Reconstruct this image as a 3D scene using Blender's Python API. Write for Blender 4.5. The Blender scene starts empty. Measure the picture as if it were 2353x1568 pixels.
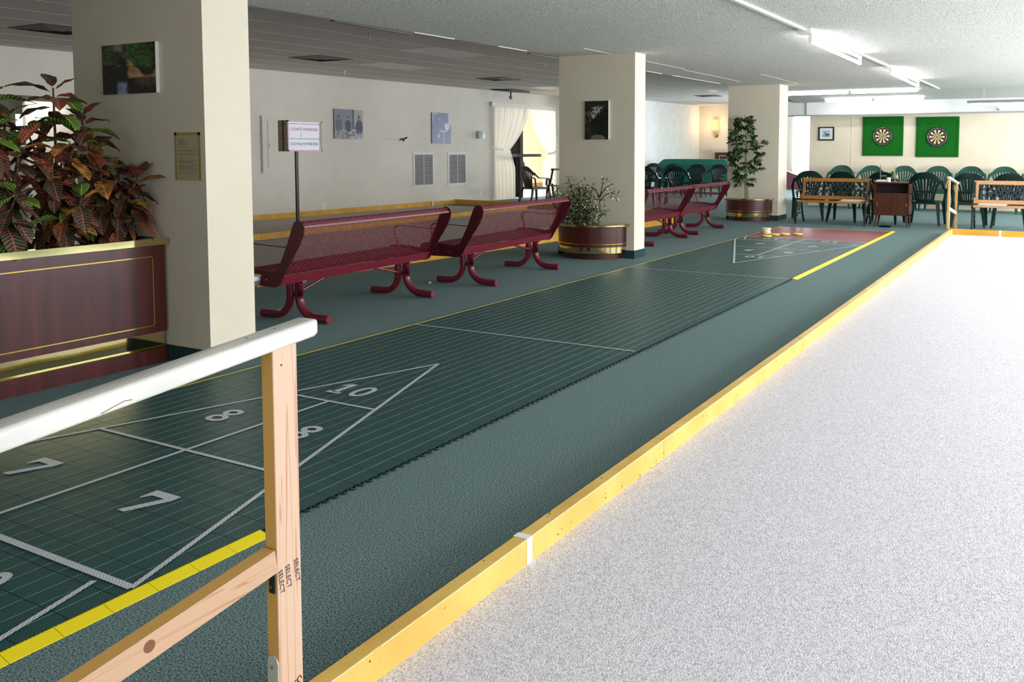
import bpy, bmesh, math, random
from mathutils import Vector, Matrix, Euler
random.seed(7)
PI = math.pi
sc = bpy.context.scene
col = sc.collection
# ------------------------------------------------------------------ camera
F_PX, CX, CY = 1994.9, 1338.32, 484.71
cam_d = bpy.data.cameras.new('camera')
cam_d.sensor_fit = 'HORIZONTAL'
cam_d.sensor_width = 36.0
cam_d.lens = F_PX / 2353.0 * 36.0
cam_d.shift_x = -(CX - 1176.5) / 2353.0
cam_d.shift_y = (CY - 784.0) / 2353.0
cam_d.clip_start = 0.05
cam = bpy.data.objects.new('camera', cam_d)
col.objects.link(cam)
yaw, pit, rol = 0.5, 0.068, 0.002
Fv = Vector((math.cos(yaw)*math.cos(pit), math.sin(yaw)*math.cos(pit), -math.sin(pit)))
Rv = Vector((math.sin(yaw), -math.cos(yaw), 0.0))
Uv = Rv.cross(Fv)
R2 = math.cos(rol)*Rv + math.sin(rol)*Uv
U2 = -math.sin(rol)*Rv + math.cos(rol)*Uv
m = Matrix((R2, U2, -Fv)).transposed().to_4x4()
m.translation = Vector((-4.158, -3.272, 1.308))
cam.matrix_world = m
sc.camera = cam
# ------------------------------------------------------------------ world, light, exposure
sc.view_settings.view_transform = 'Standard'
sc.view_settings.look = 'None'
sc.view_settings.gamma = 1.0
sc.view_settings.exposure = 0.34
sc.view_settings.use_curve_mapping = False
sc.cycles.use_denoising = True
sc.cycles.max_bounces = 8
sc.cycles.diffuse_bounces = 5
sc.cycles.transparent_max_bounces = 12
sc.cycles.sample_clamp_indirect = 6.0
sc.cycles.caustics_reflective = False
sc.cycles.caustics_refractive = False
w = bpy.data.worlds.new('world'); sc.world = w; w.use_nodes = True
bg = w.node_tree.nodes['Background']
bg.inputs[0].default_value = (0.80, 0.90, 1.0, 1)
bg.inputs[1].default_value = 1.2

def area(name, loc, direction, sx, sy, power, color):
    d = bpy.data.lights.new(name, 'AREA'); d.shape = 'RECTANGLE'; d.size = sx; d.size_y = sy
    d.energy = power; d.color = color
    o = bpy.data.objects.new(name, d); col.objects.link(o); o.location = loc
    o.rotation_euler = Vector(direction).to_track_quat('-Z', 'Z').to_euler()
    return o
DAY = (0.90, 0.95, 1.0)
for i, x in enumerate((-3.2, 0.6, 4.4, 8.2, 12.0, 15.2)):       # daylight through the row of windows in the right wall
    area('window_daylight', (x, -6.86, 1.45), (0, 1, -0.12), 2.9 if i < 5 else 2.0, 1.5, (70, 150, 185, 210, 230, 240)[i], DAY)
area('end_window_daylight', (-6.9, -2.8, 1.45), (1, 0.05, -0.1), 3.4, 1.5, 24, DAY)
area('far_window_daylight', (27.6, 4.2, 1.7), (-1, 0.05, -0.15), 1.7, 2.1, 1100, DAY)
area('sunroom_daylight', (18.2, 13.3, 2.4), (-0.05, -0.5, -1.0), 5.0, 2.4, 420, (1.0, 0.99, 0.97))
area('hall_window_daylight', (22.0, 2.25, 1.6), (0, 1, -0.1), 3.0, 1.6, 190, (0.84, 0.92, 1.0))  # added fill to brighten the far room; no window stands here
area('back_passage_daylight', (4.8, 12.6, 2.4), (0, -0.3, -1), 1.6, 1.2, 40, (1.0, 0.97, 0.92))

# ------------------------------------------------------------------ materials
def lin(c):
    return tuple((v/255/12.92) if v/255 <= 0.04045 else ((v/255+0.055)/1.055)**2.4 for v in c)
class NM:
    def __init__(s, name):
        s.m = bpy.data.materials.new(name); s.m.use_nodes = True
        s.nt = s.m.node_tree; s.b = s.nt.nodes['Principled BSDF']
    def n(s, t, **kw):
        nd = s.nt.nodes.new(t)
        for k, v in kw.items():
            if k in nd.inputs: nd.inputs[k].default_value = v
            else: setattr(nd, k, v)
        return nd
    def l(s, a, b): s.nt.links.new(a, b)
def mat(name, c, rough=0.6, metal=0.0, spec=0.5, coat=0.0):
    k = NM(name)
    k.b.inputs['Base Color'].default_value = (*lin(c), 1)
    k.b.inputs['Roughness'].default_value = rough
    k.b.inputs['Metallic'].default_value = metal
    k.b.inputs['Specular IOR Level'].default_value = spec
    k.b.inputs['Coat Weight'].default_value = coat
    return k.m
def noisy(name, c1, c2, scale, rough=0.8, bump=0.0, bscale=None, detail=4, spec=0.3, vec=None, lo=0.35, hi=0.65, metal=0, dist=0.01, mid=None):
    k = NM(name)
    tc = k.n('ShaderNodeTexCoord'); mp = k.n('ShaderNodeMapping')
    k.l(tc.outputs['Object'], mp.inputs['Vector'])
    if vec: mp.inputs['Scale'].default_value = vec
    nz = k.n('ShaderNodeTexNoise', Scale=scale, Detail=detail)
    k.l(mp.outputs[0], nz.inputs['Vector'])
    cr = k.n('ShaderNodeValToRGB')
    cr.color_ramp.elements[0].position = lo; cr.color_ramp.elements[0].color = (*lin(c1), 1)
    cr.color_ramp.elements[1].position = hi; cr.color_ramp.elements[1].color = (*lin(c2), 1)
    if mid:
        e = cr.color_ramp.elements.new((lo+hi)/2); e.color = (*lin(mid), 1)
    k.l(nz.outputs['Fac'], cr.inputs['Fac']); k.l(cr.outputs[0], k.b.inputs['Base Color'])
    k.b.inputs['Roughness'].default_value = rough
    k.b.inputs['Specular IOR Level'].default_value = spec
    k.b.inputs['Metallic'].default_value = metal
    if bump:
        n2 = k.n('ShaderNodeTexNoise', Scale=bscale or scale, Detail=3)
        k.l(mp.outputs[0], n2.inputs['Vector'])
        bp = k.n('ShaderNodeBump', Strength=bump, Distance=dist)
        k.l(n2.outputs['Fac'], bp.inputs['Height']); k.l(bp.outputs[0], k.b.inputs['Normal'])
    return k.m
M = {}
M['carpet_green'] = noisy('carpet_green', (38, 58, 61), (146, 172, 170), 190, 0.95, 0.25, 220, spec=0.1, lo=0.34, hi=0.68)
M['carpet_white'] = noisy('carpet_white', (176, 172, 177), (232, 228, 231), 150, 0.95, 0.5, 200, spec=0.1, lo=0.28, hi=0.6)
M['carpet_grey'] = noisy('carpet_grey', (172, 164, 156), (204, 196, 188), 90, 0.95, 0.3, spec=0.1)
M['wall'] = noisy('wall_paint', (214, 208, 196), (218, 212, 200), 3, 0.75, 0.05, 90, spec=0.25)
M['wall_warm'] = noisy('wall_paint_warm', (228, 214, 190), (232, 219, 196), 3, 0.75, 0.05, 90, spec=0.25)
M['wall_cool'] = noisy('wall_paint_cool', (222, 222, 218), (230, 230, 227), 3, 0.75, spec=0.25)
M['pillar'] = noisy('pillar_paint', (220, 209, 187), (222, 212, 191), 4, 0.7, 0.08, 160, spec=0.3)
M['sunroom'] = mat('sunroom_paint', (248, 244, 232), 0.8)
M['popcorn'] = noisy('popcorn_ceiling', (172, 171, 164), (238, 237, 230), 75, 0.9, 0.7, 95, detail=3, spec=0.2, lo=0.32, hi=0.6, dist=0.02)
M['ctile'] = noisy('ceiling_tile', (214, 208, 205), (220, 214, 210), 6, 0.9, 0.15, 200, spec=0.1)
M['tbar'] = mat('ceiling_grid_metal', (212, 206, 200), 0.5)
M['panel_light'] = mat('ceiling_lens', (196, 196, 204), 0.35)
M['white'] = mat('white_paint', (236, 234, 228), 0.45)
M['white_gloss'] = noisy('white_gloss_paint', (204, 202, 195), (216, 214, 206), 7, 0.28, 0.08, 25)
M['white_tape'] = mat('white_tape', (235, 234, 232), 0.6)
M['offwhite'] = mat('offwhite', (214, 208, 196), 0.5)
M['base_dark'] = noisy('baseboard_carpet', (24, 44, 44), (58, 82, 82), 170, 0.9, spec=0.1)
M['tape_yellow'] = mat('yellow_plastic', (238, 214, 18), 0.45)
M['kerb'] = noisy('kerb_paint', (214, 172, 84), (232, 192, 104), 5, 0.42, 0.12, 40, spec=0.4)
M['kerb_orange'] = noisy('kerb_orange_paint', (204, 150, 48), (218, 168, 66), 5, 0.45, 0.1, 40, vec=(1, .3, 1))
M['black'] = mat('black_metal', (22, 22, 24), 0.4)
M['black_gloss'] = mat('black_gloss', (12, 12, 13), 0.2)
M['dark_bronze'] = mat('dark_bronze_frame', (52, 46, 44), 0.35, 0.3)
M['brass'] = mat('polished_brass', (232, 196, 96), 0.12, 1.0)
M['steel'] = mat('steel', (196, 196, 196), 0.3, 1.0)
M['galv'] = mat('bracket_steel', (186, 188, 174), 0.45, 0.1)
M['maroon'] = mat('bench_maroon', (104, 22, 40), 0.32, 0.0, 0.5, 0.3)
M['maroon_dark'] = mat('bench_maroon_plate', (74, 12, 26), 0.4)
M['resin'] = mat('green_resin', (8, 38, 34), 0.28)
M['resin_light'] = mat('green_resin_faded', (20, 72, 58), 0.35)  # same green resin, with the brighter light by the dart wall painted in
M['cloth_green'] = noisy('green_cloth', (38, 112, 98), (52, 128, 112), 30, 0.9, 0.2)
M['maroon_panel'] = mat('maroon_panel', (112, 62, 74), 0.5)
M['felt'] = noisy('green_felt', (14, 84, 22), (32, 112, 36), 60, 0.95, 0.4, 120, spec=0.1)
M['pen'] = mat('stamp_ink', (70, 58, 60), 0.8)
M['ink_soft'] = mat('faded_ink', (128, 98, 120), 0.8)
M['soil'] = noisy('soil', (22, 15, 12), (64, 44, 34), 40, 1.0, 0.8)
M['stem'] = noisy('plant_stem', (62, 46, 34), (98, 76, 54), 30, 0.8)
M['stem_green'] = mat('green_stem', (88, 108, 52), 0.6)
M['walnut'] = noisy('walnut_veneer', (62, 32, 18), (84, 46, 28), 4, 0.42, vec=(30, 30, 2))
M['walnut_side'] = mat('walnut_side', (110, 92, 92), 0.4)
M['cabinet_dark'] = mat('cabinet_inside', (38, 22, 16), 0.6)
M['oak'] = noisy('bench_oak', (150, 98, 40), (176, 122, 60), 5, 0.5, vec=(2, 1, 20))
M['oak_pale'] = noisy('bench_oak_pale', (186, 140, 96), (206, 160, 116), 5, 0.5, vec=(2, 1, 20))
M['iron'] = mat('cast_iron_dark', (28, 40, 40), 0.35)
M['lattice'] = mat('lattice_iron', (40, 46, 60), 0.3)
M['paper'] = mat('paper', (226, 222, 212), 0.8)
M['disc_yellow'] = mat('disc_yellow', (232, 206, 90), 0.35)
M['disc_cream'] = mat('disc_cream', (226, 212, 180), 0.4)
M['leaf_green'] = mat('leaf_green', (60, 122, 40), 0.4)
M['grille_dark'] = mat('grille_dark', (48, 45, 45), 0.8)
M['grille_white'] = mat('grille_white', (214, 212, 212), 0.5)
M['dart_black'] = mat('dart_black', (18, 18, 20), 0.7)
M['dart_cream'] = mat('dart_cream', (226, 206, 160), 0.8)
M['dart_red'] = mat('dart_red', (170, 24, 34), 0.8)
M['dart_green'] = mat('dart_green', (22, 108, 52), 0.8)
M['pink_frame'] = mat('scoreboard_frame', (206, 172, 176), 0.5)
M['score_side'] = mat('scoreboard_side', (176, 158, 134), 0.6)
M['score_white'] = mat('scoreboard_face', (232, 230, 240), 0.4)
M['score_strip'] = mat('scoreboard_strip', (176, 174, 148), 0.5)
M['red_ink'] = mat('red_ink', (150, 84, 110), 0.7)
M['blue_ink'] = mat('blue_ink', (90, 84, 128), 0.7)

def wood_grain(name, c1, c2, axis, scale=14, rough=0.55):
    k = NM(name)
    tc = k.n('ShaderNodeTexCoord'); mp = k.n('ShaderNodeMapping')
    s = [1, 1, 1]; s[axis] = 0.025
    mp.inputs['Scale'].default_value = s
    k.l(tc.outputs['Object'], mp.inputs['Vector'])
    wv = k.n('ShaderNodeTexNoise', Scale=scale*1.5, Detail=2, Distortion=0.25)
    k.l(mp.outputs[0], wv.inputs['Vector'])
    mth = k.n('ShaderNodeMath', operation='MULTIPLY'); mth.inputs[1].default_value = 7.0
    k.l(wv.outputs['Fac'], mth.inputs[0])
    fr = k.n('ShaderNodeMath', operation='FRACT'); k.l(mth.outputs[0], fr.inputs[0])
    cr = k.n('ShaderNodeValToRGB')
    cr.color_ramp.elements[0].position = 0.0; cr.color_ramp.elements[0].color = (*lin(c1), 1)
    cr.color_ramp.elements[1].position = 0.8; cr.color_ramp.elements[1].color = (*lin(c1), 1)
    e = cr.color_ramp.elements.new(0.93); e.color = (*lin(c2), 1)
    k.l(fr.outputs[0], cr.inputs['Fac']); k.l(cr.outputs[0], k.b.inputs['Base Color'])
    k.b.inputs['Roughness'].default_value = rough
    return k.m
M['pine_post'] = wood_grain('pine_post', (208, 174, 148), (188, 138, 104), 2, 26)
M['pine_rail'] = wood_grain('pine_rail', (196, 158, 126), (178, 132, 98), 0, 20)
M['pine_yellow'] = mat('varnished_pine', (208, 160, 84), 0.5)
M['pine_knot'] = mat('pine_knot', (120, 76, 50), 0.6)
# mahogany laminate with soft vertical bands
k = NM('mahogany'); tc = k.n('ShaderNodeTexCoord'); mp = k.n('ShaderNodeMapping'); mp.inputs['Scale'].default_value = (1, 1, 0.05)
k.l(tc.outputs['Object'], mp.inputs['Vector'])
n1 = k.n('ShaderNodeTexNoise', Scale=16, Detail=5); k.l(mp.outputs[0], n1.inputs['Vector'])
cr = k.n('ShaderNodeValToRGB'); cr.color_ramp.elements[0].position = 0.3; cr.color_ramp.elements[0].color = (*lin((52, 18, 16)), 1)
cr.color_ramp.elements[1].position = 0.7; cr.color_ramp.elements[1].color = (*lin((84, 32, 30)), 1)
k.l(n1.outputs['Fac'], cr.inputs['Fac']); k.l(cr.outputs[0], k.b.inputs['Base Color'])
k.b.inputs['Roughness'].default_value = 0.28
M['mahogany'] = k.m
# brass kick band, slightly wavy
k = NM('brass_band'); k.b.inputs['Base Color'].default_value = (*lin((214, 196, 140)), 1)
k.b.inputs['Metallic'].default_value = 1; k.b.inputs['Roughness'].default_value = 0.07
tc = k.n('ShaderNodeTexCoord'); n1 = k.n('ShaderNodeTexNoise', Scale=3.0, Detail=0); k.l(tc.outputs['Object'], n1.inputs['Vector'])
bp = k.n('ShaderNodeBump', Strength=0.25, Distance=0.02); k.l(n1.outputs['Fac'], bp.inputs['Height']); k.l(bp.outputs[0], k.b.inputs['Normal'])
M['brass_band'] = k.m
# perforated court plastic: brick texture = slots moulded into the tile
def perforated(name, c, chole, rough=0.44, thr=0.0, wear=None):
    k = NM(name); tc = k.n('ShaderNodeTexCoord')
    geo = k.n('ShaderNodeNewGeometry')
    br = k.n('ShaderNodeTexBrick'); br.offset = 0.5
    br.inputs['Scale'].default_value = 1.0
    br.inputs['Brick Width'].default_value = 0.0140
    br.inputs['Row Height'].default_value = 0.00765
    br.inputs['Mortar Size'].default_value = 0.0021
    br.inputs['Mortar Smooth'].default_value = 0.1
    br.inputs['Color1'].default_value = (*lin(chole), 1); br.inputs['Color2'].default_value = (*lin(chole), 1)
    br.inputs['Mortar'].default_value = (*lin(c), 1)
    k.l(geo.outputs['Position'], br.inputs['Vector'])
    k.l(br.outputs['Color'], k.b.inputs['Base Color'])
    k.b.inputs['Roughness'].default_value = rough
    return k
M['court_green'] = perforated('court_green_plastic', (42, 92, 88), (10, 26, 27)).m
M['court_red'] = perforated('court_red_plastic', (150, 54, 62), (96, 30, 38)).m
M['court_white'] = perforated('court_white_paint', (226, 226, 230), (120, 132, 134)).m
M['court_rib'] = mat('court_rib', (52, 97, 93), 0.35)
M['court_rib_red'] = mat('court_rib_red', (196, 110, 116), 0.35)
# emission
def emit(name, c, s):
    k = NM(name); k.nt.nodes.remove(k.b)
    e = k.n('ShaderNodeEmission', Strength=s); e.inputs[0].default_value = (*lin(c), 1)
    k.l(e.outputs[0], k.nt.nodes['Material Output'].inputs[0]); return k.m
M['tube_lit'] = emit('fluorescent_tube', (250, 250, 255), 20.0)
M['lamp_shade'] = emit('lamp_shade_lit', (255, 206, 130), 1.6)
M['screen_sky'] = emit('daylight_pane', (238, 244, 255), 2.2)
# sheer curtain
k = NM('sheer_curtain')
k.nt.nodes.remove(k.b)
tr = k.n('ShaderNodeBsdfTransparent'); tl = k.n('ShaderNodeBsdfTranslucent'); df = k.n('ShaderNodeBsdfDiffuse')
for nd in (tl, df): nd.inputs[0].default_value = (*lin((238, 236, 232)), 1)
m1 = k.n('ShaderNodeMixShader'); m1.inputs[0].default_value = 0.68; k.l(tl.outputs[0], m1.inputs[1]); k.l(df.outputs[0], m1.inputs[2])
m2 = k.n('ShaderNodeMixShader'); m2.inputs[0].default_value = 0.82; k.l(tr.outputs[0], m2.inputs[1]); k.l(m1.outputs[0], m2.inputs[2])
k.l(m2.outputs[0], k.nt.nodes['Material Output'].inputs[0])
M['sheer'] = k.m
# glass
k = NM('window_glass'); k.nt.nodes.remove(k.b)
tr = k.n('ShaderNodeBsdfTransparent'); gl = k.n('ShaderNodeBsdfGlossy', Roughness=0.02); fz = k.n('ShaderNodeFresnel', IOR=1.45); mx = k.n('ShaderNodeMixShader')
k.l(fz.outputs[0], mx.inputs[0]); k.l(tr.outputs[0], mx.inputs[1]); k.l(gl.outputs[0], mx.inputs[2]); k.l(mx.outputs[0], k.nt.nodes['Material Output'].inputs[0])
M['glass'] = k.m
# croton leaf: veins fan out from the midrib; hue differs from leaf to leaf
def croton(name, base, vein, edge):
    k = NM(name); tc = k.n('ShaderNodeTexCoord'); sx = k.n('ShaderNodeSeparateXYZ'); k.l(tc.outputs['Object'], sx.inputs[0])
    ab = k.n('ShaderNodeMath', operation='ABSOLUTE'); k.l(sx.outputs['Y'], ab.inputs[0])
    s1 = k.n('ShaderNodeMath', operation='MULTIPLY'); s1.inputs[1].default_value = 0.8; k.l(ab.outputs[0], s1.inputs[0])
    s2 = k.n('ShaderNodeMath', operation='SUBTRACT'); k.l(sx.outputs['X'], s2.inputs[0]); k.l(s1.outputs[0], s2.inputs[1])
    s3 = k.n('ShaderNodeMath', operation='MULTIPLY'); s3.inputs[1].default_value = 56.0; k.l(s2.outputs[0], s3.inputs[0])
    s4 = k.n('ShaderNodeMath', operation='FRACT'); k.l(s3.outputs[0], s4.inputs[0])
    s5 = k.n('ShaderNodeMath', operation='LESS_THAN'); s5.inputs[1].default_value = 0.20; k.l(s4.outputs[0], s5.inputs[0])
    s6 = k.n('ShaderNodeMath', operation='LESS_THAN'); s6.inputs[1].default_value = 0.0028; k.l(ab.outputs[0], s6.inputs[0])
    s7 = k.n('ShaderNodeMath', operation='MAXIMUM'); k.l(s5.outputs[0], s7.inputs[0]); k.l(s6.outputs[0], s7.inputs[1])
    nz = k.n('ShaderNodeTexNoise', Scale=18.0); k.l(tc.outputs['Object'], nz.inputs['Vector'])
    cr = k.n('ShaderNodeValToRGB'); cr.color_ramp.elements[0].position = 0.42; cr.color_ramp.elements[0].color = (*lin(base), 1)
    cr.color_ramp.elements[1].position = 0.68; cr.color_ramp.elements[1].color = (*lin(edge), 1)
    k.l(nz.outputs['Fac'], cr.inputs['Fac'])
    mx = k.n('ShaderNodeMix', data_type='RGBA'); k.l(s7.outputs[0], mx.inputs[0]); k.l(cr.outputs[0], mx.inputs[6]); mx.inputs[7].default_value = (*lin(vein), 1)
    k.l(mx.outputs[2], k.b.inputs['Base Color']); k.b.inputs['Roughness'].default_value = 0.35
    return k.m
CROT = [croton('croton_leaf_red', (50, 60, 40), (204, 98, 76), (136, 66, 50)),
        croton('croton_leaf_dark', (36, 58, 40), (170, 92, 76), (52, 58, 42)),
        croton('croton_leaf_orange', (62, 72, 38), (222, 140, 76), (190, 118, 54)),
        croton('croton_leaf_green', (30, 88, 38), (188, 196, 74), (70, 110, 40)),
        croton('croton_leaf_maroon', (62, 46, 40), (176, 88, 76), (110, 58, 50))]
VAR = [mat('ficus_leaf_green', (110, 122, 80), 0.5), mat('ficus_leaf_cream', (206, 204, 170), 0.5), mat('ficus_leaf_dark', (58, 74, 44), 0.5)]
k = NM('schefflera_leaflet'); tc = k.n('ShaderNodeTexCoord'); nz = k.n('ShaderNodeTexNoise', Scale=30.0); k.l(tc.outputs['Object'], nz.inputs['Vector'])
cr = k.n('ShaderNodeValToRGB'); cr.color_ramp.elements[0].position = 0.5; cr.color_ramp.elements[0].color = (*lin((40, 66, 36)), 1)
cr.color_ramp.elements[1].position = 0.72; cr.color_ramp.elements[1].color = (*lin((150, 160, 96)), 1)
k.l(nz.outputs['Fac'], cr.inputs['Fac']); k.l(cr.outputs[0], k.b.inputs['Base Color']); k.b.inputs['Roughness'].default_value = 0.35
M['schef'] = k.m
def vcol_mat():
    k = NM('printed_picture'); a = k.n('ShaderNodeAttribute'); a.attribute_name = 'Col'
    k.l(a.outputs['Color'], k.b.inputs['Base Color']); k.b.inputs['Roughness'].default_value = 0.35
    return k.m
M['picture'] = vcol_mat()

# ------------------------------------------------------------------ mesh helpers
class MB:
    def __init__(s): s.v = []; s.f = []; s.mi = []; s.sm = []
    def add(s, vs, fs, mi=0, smooth=False):
        o = len(s.v); s.v += [tuple(p) for p in vs]
        for f in fs: s.f.append([i+o for i in f]); s.mi.append(mi); s.sm.append(smooth)
        return s
    def box(s, x0, x1, y0, y1, z0, z1, mi=0, rot=None, about=None):
        vs = [Vector((x, y, z)) for x in (x0, x1) for y in (y0, y1) for z in (z0, z1)]
        if rot is not None:
            c = Vector(about) if about is not None else Vector(((x0+x1)/2, (y0+y1)/2, (z0+z1)/2))
            R = Euler(rot).to_matrix(); vs = [R @ (p-c) + c for p in vs]
        s.add(vs, [(0, 1, 3, 2), (4, 6, 7, 5), (0, 4, 5, 1), (2, 3, 7, 6), (0, 2, 6, 4), (1, 5, 7, 3)], mi)
        return s
    def ring(s, rings, closed_prof=True, caps=True, mi=0, smooth=True, loop=False):
        n = len(rings[0]); vs = [p for r in rings for p in r]; fs = []
        m_ = len(rings)
        for i in range(m_ if loop else m_-1):
            j = (i+1) % m_
            for k2 in range(n if closed_prof else n-1):
                l2 = (k2+1) % n
                fs.append((i*n+k2, i*n+l2, j*n+l2, j*n+k2))
        s.add(vs, fs, mi, smooth)
        if caps and not loop:
            s.add(rings[0], [tuple(range(n))[::-1]], mi, False)
            s.add(rings[-1], [tuple(range(n))], mi, False)
        return s
    def tube(s, pts, r, n=10, mi=0, caps=True, loop=False):
        pts = [Vector(p) for p in pts]; rings = []; up = None
        for i, p in enumerate(pts):
            if loop: t = pts[(i+1) % len(pts)] - pts[i-1]
            else: t = pts[min(i+1, len(pts)-1)] - pts[max(i-1, 0)]
            if t.length < 1e-9: t = Vector((0, 0, 1))
            t.normalize()
            if up is None:
                up = Vector((0, 0, 1)) if abs(t.z) < 0.9 else Vector((1, 0, 0))
            a = t.cross(up)
            if a.length < 1e-4: a = t.cross(Vector((0, 1, 0)))
            a.normalize(); b = a.cross(t).normalized(); up = b
            rr = r[i] if isinstance(r, (list, tuple)) else r
            rings.append([p + rr*(math.cos(2*PI*k2/n)*a + math.sin(2*PI*k2/n)*b) for k2 in range(n)])
        return s.ring(rings, True, caps, mi, True, loop)
    def bar(s, pts, side, w_, t_, mi=0, smooth=False):
        """rectangular section swept along pts; side = width direction"""
        pts = [Vector(p) for p in pts]; rings = []
        for i, p in enumerate(pts):
            t = (pts[min(i+1, len(pts)-1)] - pts[max(i-1, 0)]).normalized()
            sd = Vector(side); sd = (sd - t*sd.dot(t)).normalized(); nn = t.cross(sd)
            ww = w_[i] if isinstance(w_, (list, tuple)) else w_
            rings.append([p + a*ww/2*sd + b*t_/2*nn for a, b in ((-1, -1), (1, -1), (1, 1), (-1, 1))])
        return s.ring(rings, True, True, mi, smooth)
    def lathe(s, prof, c=(0, 0, 0), n=24, mi=0, sx=1, sy=1, a0=0, a1=2*PI, caps=False):
        full = abs(a1-a0-2*PI) < 1e-6; k3 = n if full else n+1
        rings = [[Vector((c[0]+r*sx*math.cos(a0+(a1-a0)*i/n), c[1]+r*sy*math.sin(a0+(a1-a0)*i/n), c[2]+z)) for i in range(k3)] for r, z in prof]
        for i in range(len(rings)-1):
            s.ring([rings[i], rings[i+1]], full, False, mi, True)
        if caps:
            s.add(rings[0], [tuple(range(k3))[::-1]], mi); s.add(rings[-1], [tuple(range(k3))], mi)
        return s
    def prism(s, poly, y0, y1, axis='y', mi=0, smooth=False):
        """poly in (a,b); axis y: (x,z); axis x: (y,z); axis z: (x,y)"""
        def P(a, b, d):
            return {'y': (a, d, b), 'x': (d, a, b), 'z': (a, b, d)}[axis]
        n = len(poly); A = [P(a, b, y0) for a, b in poly]; B = [P(a, b, y1) for a, b in poly]
        s.add(A+B, [(i, (i+1) % n, n+(i+1) % n, n+i) for i in range(n)], mi, smooth)
        s.add(A, [tuple(range(n))[::-1]], mi); s.add(B, [tuple(range(n))], mi)
        return s
    def sheet(s, fn, nu, nv, thick=0.0, mi=0, nrm=None, smooth=True):
        P = [[Vector(fn(i/nu, j/nv)) for i in range(nu+1)] for j in range(nv+1)]
        def idx(i, j): return j*(nu+1)+i
        fs = [(idx(i, j), idx(i+1, j), idx(i+1, j+1), idx(i, j+1)) for j in range(nv) for i in range(nu)]
        flat = [p for r in P for p in r]
        s.add(flat, fs, mi, smooth)
        if thick:
            nv_ = Vector(nrm).normalized()*thick
            s.add([p+nv_ for p in flat], [f[::-1] for f in fs], mi, smooth)
            N = len(flat)
            bd = [idx(i, 0) for i in range(nu+1)] + [idx(nu, j) for j in range(1, nv+1)] + [idx(i, nv) for i in range(nu-1, -1, -1)] + [idx(0, j) for j in range(nv-1, 0, -1)]
            vs = [flat[b] for b in bd] + [flat[b]+nv_ for b in bd]; n = len(bd)
            s.add(vs, [(i, n+i, n+(i+1) % n, (i+1) % n) for i in range(n)], mi, False)
        return s
    def mesh(s, name, mats):
        me = bpy.data.meshes.new(name); me.from_pydata(s.v, [], s.f)
        for mm in (mats if isinstance(mats, (list, tuple)) else [mats]): me.materials.append(mm)
        me.polygons.foreach_set('material_index', s.mi)
        me.polygons.foreach_set('use_smooth', s.sm)
        me.update(); return me
    def build(s, name, mats, parent=None, loc=None, fix=True):
        me = s.mesh(name, mats)
        if fix:
            b = bmesh.new(); b.from_mesh(me); bmesh.ops.recalc_face_normals(b, faces=b.faces); b.to_mesh(me); b.free()
        return put(name, me, parent, loc)
def put(name, me, parent=None, loc=None, rot=None, scale=None):
    o = bpy.data.objects.new(name, me); col.objects.link(o)
    if parent is not None: o.parent = parent
    if loc is not None: o.location = loc
    if rot is not None: o.rotation_euler = rot
    if scale is not None: o.scale = scale
    return o
def tag(o, label=None, cat=None, group=None, kind=None):
    if label: o['label'] = label
    if cat: o['category'] = cat
    if group: o['group'] = group
    if kind: o['kind'] = kind
    return o
def thing(name, label, cat, loc=(0, 0, 0), rz=0, group=None):
    o = bpy.data.objects.new(name, None); col.objects.link(o); o.empty_display_size = 0.1
    o.location = loc; o.rotation_euler = (0, 0, rz)
    return tag(o, label, cat, group)
def struct(name, mb, mats, label=None):
    o = mb.build(name, mats); o['kind'] = 'structure'
    if label: o['label'] = label
    return o
def copy_tree(root, loc, rz, label, group=None):
    kids = {}
    for o in list(col.objects):
        if o.parent: kids.setdefault(o.parent.name, []).append(o)
    def rec(o, par):
        c = o.copy(); col.objects.link(c); c.parent = par
        for ch in kids.get(o.name, []): rec(ch, c)
        return c
    r = rec(root, None); r.location = loc; r.rotation_euler = (0, 0, rz); r['label'] = label
    if group: r['group'] = group
    return r
def text_mesh(body, size, mtl, extrude=0.0008, bold=0.0):
    cu = bpy.data.curves.new('text', 'FONT'); cu.body = body; cu.size = size; cu.extrude = extrude; cu.offset = bold
    cu.align_x = 'CENTER'; cu.align_y = 'CENTER'; cu.resolution_u = 3
    o = bpy.data.objects.new('text_tmp', cu); col.objects.link(o)
    bpy.context.view_layer.update()
    dg = bpy.context.evaluated_depsgraph_get()
    me = bpy.data.meshes.new_from_object(o.evaluated_get(dg)); me.materials.clear(); me.materials.append(mtl)
    bpy.data.objects.remove(o); bpy.data.curves.remove(cu)
    return me
def frame_mat(xa, ya, origin):
    xa = Vector(xa).normalized(); ya = Vector(ya).normalized(); za = xa.cross(ya)
    mm = Matrix((xa, ya, za)).transposed().to_4x4(); mm.translation = Vector(origin); return mm

# ------------------------------------------------------------------ setting: floor, walls, ceilings
WL = 9.95      # left wall
XD = 17.4      # wall with the dart boards
XF = 27.0      # far wall
def cz(x): return 2.76 + 0.0105*x          # tile ceiling height
fl = struct('floor', MB().box(-7.2, 27.2, -7.2, 14.2, -0.12, 0.0), M['carpet_green'], 'dark green speckled carpet floor')
# grey carpet of the lanes on the left
o = MB().box(-5, 12.6, 3.56, 6.86, 0.0, 0.008).build('lane_carpet', M['carpet_grey'], fl)
o = MB().box(-5, 12.6, 6.98, 9.9, 0.0, 0.008).build('lane_carpet', M['carpet_grey'], fl)
o = MB().box(-6.9, 10.70, -5.4, -1.845, 0.0, 0.010).build('lane_carpet', M['carpet_white'], fl)
o['label'] = 'off-white speckled carpet of the wide lane on the right'
struct('trim_1', MB().box(14.8, 24.5, 9.95, 14.2, 0.001, 0.004), mat('sunroom_floor', (224, 214, 192), 0.4), 'pale sunroom floor')
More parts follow.
